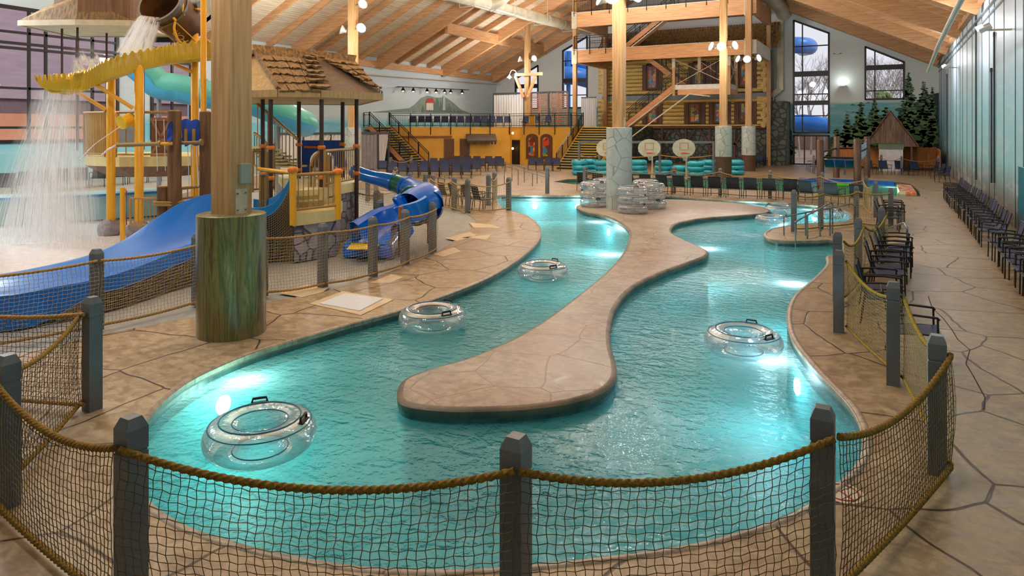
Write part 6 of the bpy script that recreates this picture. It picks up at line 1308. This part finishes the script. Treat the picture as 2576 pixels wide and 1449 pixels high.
# brown poles
for px, D, y1, y0 in ((661, 18.6, 248, 470), (681, 16.9, 250, 545), (752, 20.2, 250, 430), (809, 17.2, 250, 500), (862, 20.6, 250, 420), (897, 18.7, 250, 472)):
    P = atd(px, 321, D); zt = zpx(y1, D); mb = MB(); mb.tube([V((P.x, P.y, .3)), V((P.x, P.y, zt))], .055 if D < 19.5 else .06, 10); o = mb.build('brown_pole', DKP, hp, smooth=60)
    for zz in (z2p + .95, z2p + .2): MB().lathe((P.x, P.y, zz), [(.085, 0), (.1, .03), (.1, .07), (.085, .1)], 12).build('clamp', ORNG, o, smooth=50)
# hut roof
hr_ = thing('shingled_hut_roof', 'brown shingled hut roof with gable, valley and bare brown side on dark poles', 'hut roof', tuple(P3(790, 250, 18)))
RL, RRr, Mm = P3(646, 132, 18.4), P3(893, 158, 20.3), P3(778, 146, 19.3)
EGa, EGb, EV, EW = P3(700, 243, 16.7), P3(540, 248, 17.6), P3(806, 243, 16.9), P3(960, 246, 18.6)
BK1, BK2 = P3(905, 238, 23), P3(600, 232, 22); drop = V((0, 0, -.3))
base = [EGb, EGa, EV, EW, BK1, BK2]; zz = 3.9
base = [V((p.x, p.y, zz)) for p in base]; EGb, EGa, EV, EW, BK1, BK2 = base
BARE = plain('bare_brown_felt', (108, 92, 76), .8, c2=(92, 78, 64), sc=8)
mb = MB(); k = mb.verts([Mm, RRr, EV, EW]); mb.face(k, k + 1, k + 3, k + 2); mb.build('bare_slope', BARE, hr_)
mb = MB(); mb.plate([RL, EGb, EGa], (.0, .03, 0)); mb.build('gable_boards', TANP, hr_)
mb = MB(); k = mb.verts([RL, RRr, BK1, BK2, EGb, EW]); mb.face(k, k + 1, k + 2, k + 3); mb.face(k, k + 3, k + 4); mb.face(k + 1, k + 5, k + 2); mb.build('back_slope', BARE, hr_)
def shingle_quad(tl, tr, br_, bl, rows, colsn, nm='shingles', seed=1, lift=.05):
    rnd = random.Random(seed); mb = MB(); nrm = (tr - tl).cross(bl - tl).normalized()
    if nrm.dot(-w0 + V((0, 0, .4))) < 0: nrm = -nrm
    for r_ in range(rows):
        v0, v1 = r_ / rows, (r_ + 1.12) / rows
        for c_ in range(colsn):
            u0_, u1_ = c_ / colsn, (c_ + .96) / colsn; j = rnd.uniform(-.02, .02); n_sub = 5; top = [tl.lerp(tr, lerp(u0_, u1_, s / n_sub)).lerp(bl.lerp(br_, lerp(u0_, u1_, s / n_sub)), v0 + j) + nrm * .01 for s in range(n_sub + 1)]
            bot = [tl.lerp(tr, lerp(u0_, u1_, s / n_sub)).lerp(bl.lerp(br_, lerp(u0_, u1_, s / n_sub)), min(1.03, v1 + j + rnd.uniform(-.025, .025))) + nrm * (lift + rnd.uniform(-.01, .02)) for s in range(n_sub + 1)]
            k1 = mb.verts(top); k2 = mb.verts(bot); k3 = mb.verts([b - nrm * .05 for b in bot])
            for s in range(n_sub): mb.face(k1 + s, k1 + s + 1, k2 + s + 1, k2 + s); mb.face(k2 + s, k2 + s + 1, k3 + s + 1, k3 + s)
    return mb.build(nm, SHG, hr_)
shingle_quad(RL, Mm, EV, EGa, 5, 4, seed=2); d_ = V((0, 0, .06))
q1, q2 = Mm.lerp(RRr, .3), EW; shingle_quad(RRr.lerp(Mm, .75) + d_, RRr + d_, EW + d_, EW.lerp(EV, .06) + d_, 6, 2, seed=3)
vl = Mm; shingle_quad(Mm.lerp(RL, .12) + d_, Mm.lerp(RRr, .12) + d_, EV.lerp(EW, .16) + d_ + -w0 * .05, EV.lerp(EGa, .28) + d_, 7, 1, 'valley_cap', 4, .1)
upz = V((0, 0, .22)); shingle_quad(RL + upz - u0 * .12, RRr + upz + u0 * .06, RRr - w0 * .2 + V((0, 0, -.12)), RL - w0 * .2 + V((0, 0, -.12)), 1, 10, 'ridge_cap', 5, .06)
shingle_quad(Mm + d_ * 2, Mm.lerp(RRr, .09) + d_ * 2, EW.lerp(EV, 0.0) + d_ * 2, EW.lerp(EV, .05) + d_ * 2, 8, 1, 'hip_cap', 6, .08)
mb = MB(); loop = [EGb, EGa, EV, EW, BK1, BK2]
for a, b in zip(loop, loop[1:] + loop[:1]): mb.obox(a + V((0, 0, -.06)), b + V((0, 0, -.06)), .08, .18)
mb.build('fascia', TANP, hr_); mb = MB(); mb.obox(RL + V((0, 0, .02)) - u0 * .05, EGa + V((0, 0, .06)), .08, .12, up=-w0); mb.obox(RL + V((0, 0, .02)) - u0 * .05, EGb + V((0, 0, .06)), .08, .2, up=-w0); mb.build('barge_board', SHG, hr_)
MB().plate([p + V((0, 0, -.13)) for p in loop], (0, 0, .02)).build('soffit', TANP, hr_)
# ------------------------------------------------------------ small blue and green tube slide
BL2 = plain('glossy_blue_slide', (0, 116, 224), .2, c2=(0, 106, 216), sc=.7); GR2 = plain('glossy_green_slide', (18, 110, 92), .2)
s2 = thing('small_tube_slide', 'small blue tube slide with green section curling down to an open blue run-out', 'slide', tuple(g(960, 640)))
tp = catmull([P3(893, 432, 20.6), P3(935, 446, 20.1), P3(975, 455, 19.7), P3(1010, 466, 19.2), P3(1045, 484, 18.5), P3(1068, 510, 17.6), P3(1074, 528, 16.9)], 6, False); n_ = len(tp)
rad = [lerp(.20, .42, max(0, (i / (n_ - 1) - .2) / .8)) for i in range(n_)]; circ = arc(0, 360, 1, 28)[:-1]
for nm, i0, i1, mt in (('tube_section', 0, 15, BL2), ('green_section', 15, 20, GR2), ('tube_section', 20, 33, BL2)): MB().sweep(tp[i0:i1 + 1], circ, cap=False, radii=rad[i0:i1 + 1]).build(nm, mt, s2, smooth=60)
for i in (0, 15, 20): MB().sweep(tp[i:i + 2], circ, cap=False, radii=[rad[i] * 1.07] * 2).build('joint_flange', BL2, s2, smooth=60)
MB().sweep(tp[31:34], circ, cap=False, radii=[rad[32] * 1.12] * 3).build('green_ring', GR2, s2, smooth=60)
op = catmull([g(1050, 520, 1.05), g(1028, 538, .9), g(1000, 560, .7), g(970, 585, .52), g(946, 606, .40)], 6, False)
ush = [(-.62, -.15), (-.62, .42), (-.52, .44), (-.42, .36), (-.36, .05), (-.2, -.08), (.2, -.08), (.36, .05), (.42, .36), (.52, .44), (.62, .42), (.62, -.15)]
MB().sweep(op, ush, closed_prof=False, cap=False, radii=[lerp(.8, 1.0, i / (len(op) - 1)) for i in range(len(op))]).build('open_run_out', BL2, s2, smooth=40)
hood = catmull([P3(1072, 505, 17.6), P3(1050, 515, 17.2), P3(1030, 527, 16.9)], 5, False)
MB().sweep(hood, arc(-15, 195, .5, 16), closed_prof=False, cap=False, radii=[1, 1, 1, .98, .96, .94, .92, .9, .88, .86, .85]).build('blue_hood', BL2, s2, smooth=60)
rc = P3(1058, 512, 17.5); rn = (-u0 * .45 - w0 * .85 + V((0, 0, -.1))).normalized(); ru = rn.cross(V((0, 0, 1))).normalized(); rv = rn.cross(ru); rc = rc + rn * .3
MB().tube([rc + ru * .47 * math.cos(a) + rv * .47 * math.sin(a) for a in [2 * PI * i / 36 for i in range(36)]], .05, 8, closed=True).build('green_ring', GR2, s2, smooth=60)
na, nb_ = P3(900, 458, 19.0), P3(1030, 512, 17.3); nt = MB()
for k in range(9): nt.sweep([na - V((0, 0, .05 * k)), na.lerp(nb_, .5) - V((0, 0, .055 * k + .03)), nb_ - V((0, 0, .02 * k))], tri, cap=False)
for k in range(45): q = na.lerp(nb_, k / 44); nt.sweep([q, q - V((0, 0, .4 - .24 * k / 44))], tri, cap=False, up=(1, 0, 0))
nt.build('safety_net', NET_T, s2)
e0, e1, e2, e3 = g(862, 648), g(985, 652), g(1010, 615), g(895, 605)
mb = MB(); mb.prism([e0, e1, e2, e3], 0, .3); mb.build('end_box', BL2, s2, bevel=.05); MB().prism([g(872, 628, .3), g(945, 628, .3), g(958, 613, .3), g(885, 612, .3)], .3, .315).build('yellow_mat', YELT, s2)
P = atd(1088, 321, 17.2); MB().tube([V((P.x, P.y, 0)), V((P.x, P.y, 1.0))], .08, 8).build('support_leg', BL2, s2, smooth=60); P = atd(960, 321, 19.8); MB().tube([V((P.x, P.y, 0)), V((P.x, P.y, 1.1))], .06, 8).build('support_leg', plain('grey_support', (140, 140, 150), .5), s2, smooth=60)
fence('short orange posts with netting round the blue slide run-out', [g(955, 625), g(948, 585), g(893, 575)], cell=.07, sag=.05, detail=1)
for i, (px, py, yt) in enumerate(((1008, 645, 520), (1080, 612, 510), (892, 575, 500))): P = g(px, py); tag(MB().tube([P, V((P.x, P.y, zpx(yt, F * 3 / (py - HY))))], .06, 8).build('guard_post', plain('orange_brown_post', (166, 104, 54), .6), smooth=60), ['round orange-brown guard post beside the blue slide run-out', 'round orange-brown guard post inside the right end of the splash fence', 'round orange-brown guard post by the grey rock skirt'][i], 'post')
# ------------------------------------------------------------ falling water
t = NT('falling_water_streaks'); tr = t.add('BsdfTransparent'); df = t.add('BsdfDiffuse'); df.inputs[0].default_value = (.9, .93, .97, 1); tl2 = t.add('BsdfTranslucent'); tl2.inputs[0].default_value = (.9, .93, .97, 1); am = t.add('AddShader'); mx = t.add('MixShader'); ms = t.add('MixShader'); ms.inputs[0].default_value = .5
t.link(df.outputs[0], ms.inputs[1]); t.link(tl2.outputs[0], ms.inputs[2]); uv = t.add('UVMap'); uv.uv_map = 'u'; mp = t.add('Mapping'); mp.inputs['Scale'].default_value = (1, 1, 1); t.link(uv.outputs[0], mp.inputs[0])
nz = t.noise(mp.outputs[0], 1, 4, .7); at = t.add('Attribute'); at.attribute_name = 'dens'
dn = t.math('MULTIPLY', t.math('MAXIMUM', t.math('SUBTRACT', nz, .38), 0), 3.2); t.link(t.math('MINIMUM', t.math('MULTIPLY', dn, at.outputs['Fac']), .85), mx.inputs[0]); t.link(tr.outputs[0], mx.inputs[1]); t.link(ms.outputs[0], mx.inputs[2]); t.link(mx.outputs[0], t.out.inputs[0]); FALL = t.m
def fall_sheet(top, bot, nu, nv, arcf, dens, lab, nm='falling_water', wx=26, wy=1.2, seed=0):
    mb = MB(); me_d = []; uvs = []
    for j in range(nv + 1):
        v = j / nv
        for i in range(nu + 1):
            u = i / nu; a = lerp(top[0], top[1], u); b = lerp(bot[0], bot[1], u); p = a.lerp(b, v) + arcf(v); mb.v.append(tuple(p)); me_d.append(dens(u, v)); uvs.append((u * wx + seed, v * wy + seed))
    for j in range(nv):
        for i in range(nu): k = j * (nu + 1) + i; mb.face(k, k + 1, k + nu + 2, k + nu + 1)
    o = mb.build(nm, FALL); me = o.data; at_ = me.attributes.new('dens', 'FLOAT', 'POINT'); at_.data.foreach_set('value', me_d); ul = me.uv_layers.new(name='u')
    for lp_ in me.loops: ul.data[lp_.index].uv = uvs[lp_.vertex_index]
    for p_ in me.polygons: p_.use_smooth = True
    return tag(o, lab, 'falling water', kind='stuff')
e_ = lambda u, k=2.5: min(1, k * u) * min(1, k * (1 - u))
fall_sheet((P3(352, 38, 19.2), P3(402, 44, 19.6)), (P3(288, 132, 18.8), P3(386, 128, 19.2)), 24, 14, lambda v: u0 * (.12 * math.sin(PI * v)) + V((0, 0, .30 * math.sin(PI * v))), lambda u, v: 2.6 * e_(u, 6), 'dense white water pouring from the barrel into the yellow trough', wx=14, wy=.8)
fall_sheet((P3(352, 40, 19.0), P3(400, 46, 19.3)), (P3(292, 134, 18.5), P3(386, 130, 18.9)), 24, 14, lambda v: u0 * (.12 * math.sin(PI * v)) + V((0, 0, .28 * math.sin(PI * v))), lambda u, v: 2.0 * e_(u, 5), 'second layer of white water pouring from the barrel', wx=18, wy=.8, seed=5)
for s, (x0, x1, b0, b1, D, dd) in enumerate(((95, 215, -20, 240, 17.6, 1.6), (70, 235, 20, 262, 18.4, 1.5), (140, 240, 90, 290, 16.8, .9), (90, 190, -60, 180, 18.9, 1.5))):
    fall_sheet((P3(x0, 225, D), P3(x1, 225, D + .4)), (P3(b0, 321 + 5151 / D, D), P3(b1, 321 + 5151 / (D + .4), D + .4)), 40, 16, lambda v: -u0 * (.1 * math.sin(PI * v)), lambda u, v, dd=dd: dd * e_(u, 3) * (.35 + .9 * v), f'{["curtain", "farther curtain", "nearer thin curtain", "farthest curtain"][s]} of splashing water falling from the trough tip', wx=60, wy=1.6, seed=3.3 * s)
fall_sheet((P3(178, 100, 19.0), P3(262, 120, 19.0)), (P3(178, 206, 18.9), P3(290, 186, 18.9)), 20, 10, lambda v: V((0, 0, 0)), lambda u, v: (1.3 + .9 * v) * e_(u, 6) * (1 if v > .25 + .25 * abs(math.sin(u * 9)) else .15), 'pale splash cloud standing up from the yellow trough', wx=5, wy=2, seed=8)
mb = MB(); mb.tube(catmull([P3(302, 319, 18.4), P3(268, 342, 17.9), P3(235, 366, 17.4), P3(200, 402, 17.0)], 5, False), .012, 5); tag(mb.build('water_jet', plain('white_water', (236, 240, 244), .2), smooth=60), 'thin white water jet arching left from the small yellow funnel', 'water jet')
mb = MB(); mb.tube(catmull([P3(291, 366, 15), P3(270, 378, 14.9), P3(255, 392, 14.8)], 5, False), .02, 5); tag(mb.build('water_jet', plain('white_water', (236, 240, 244), .2), smooth=60), 'short white water jet squirting from the mouth of the tan cannon', 'water jet')
for i, px in enumerate((392, 412, 472, 483, 494)): 
    mb = MB(); mb.tube([P3(px, 300 if i < 2 else 366, 16.2), P3(px + 4, 430 if i < 2 else 470, 16.2)], .009, 4); tag(mb.build('water_jet', plain('white_water', (236, 240, 244), .2)), 'thin vertical thread of water dripping beside the tall logs', 'water jet', 'dripping threads of water')
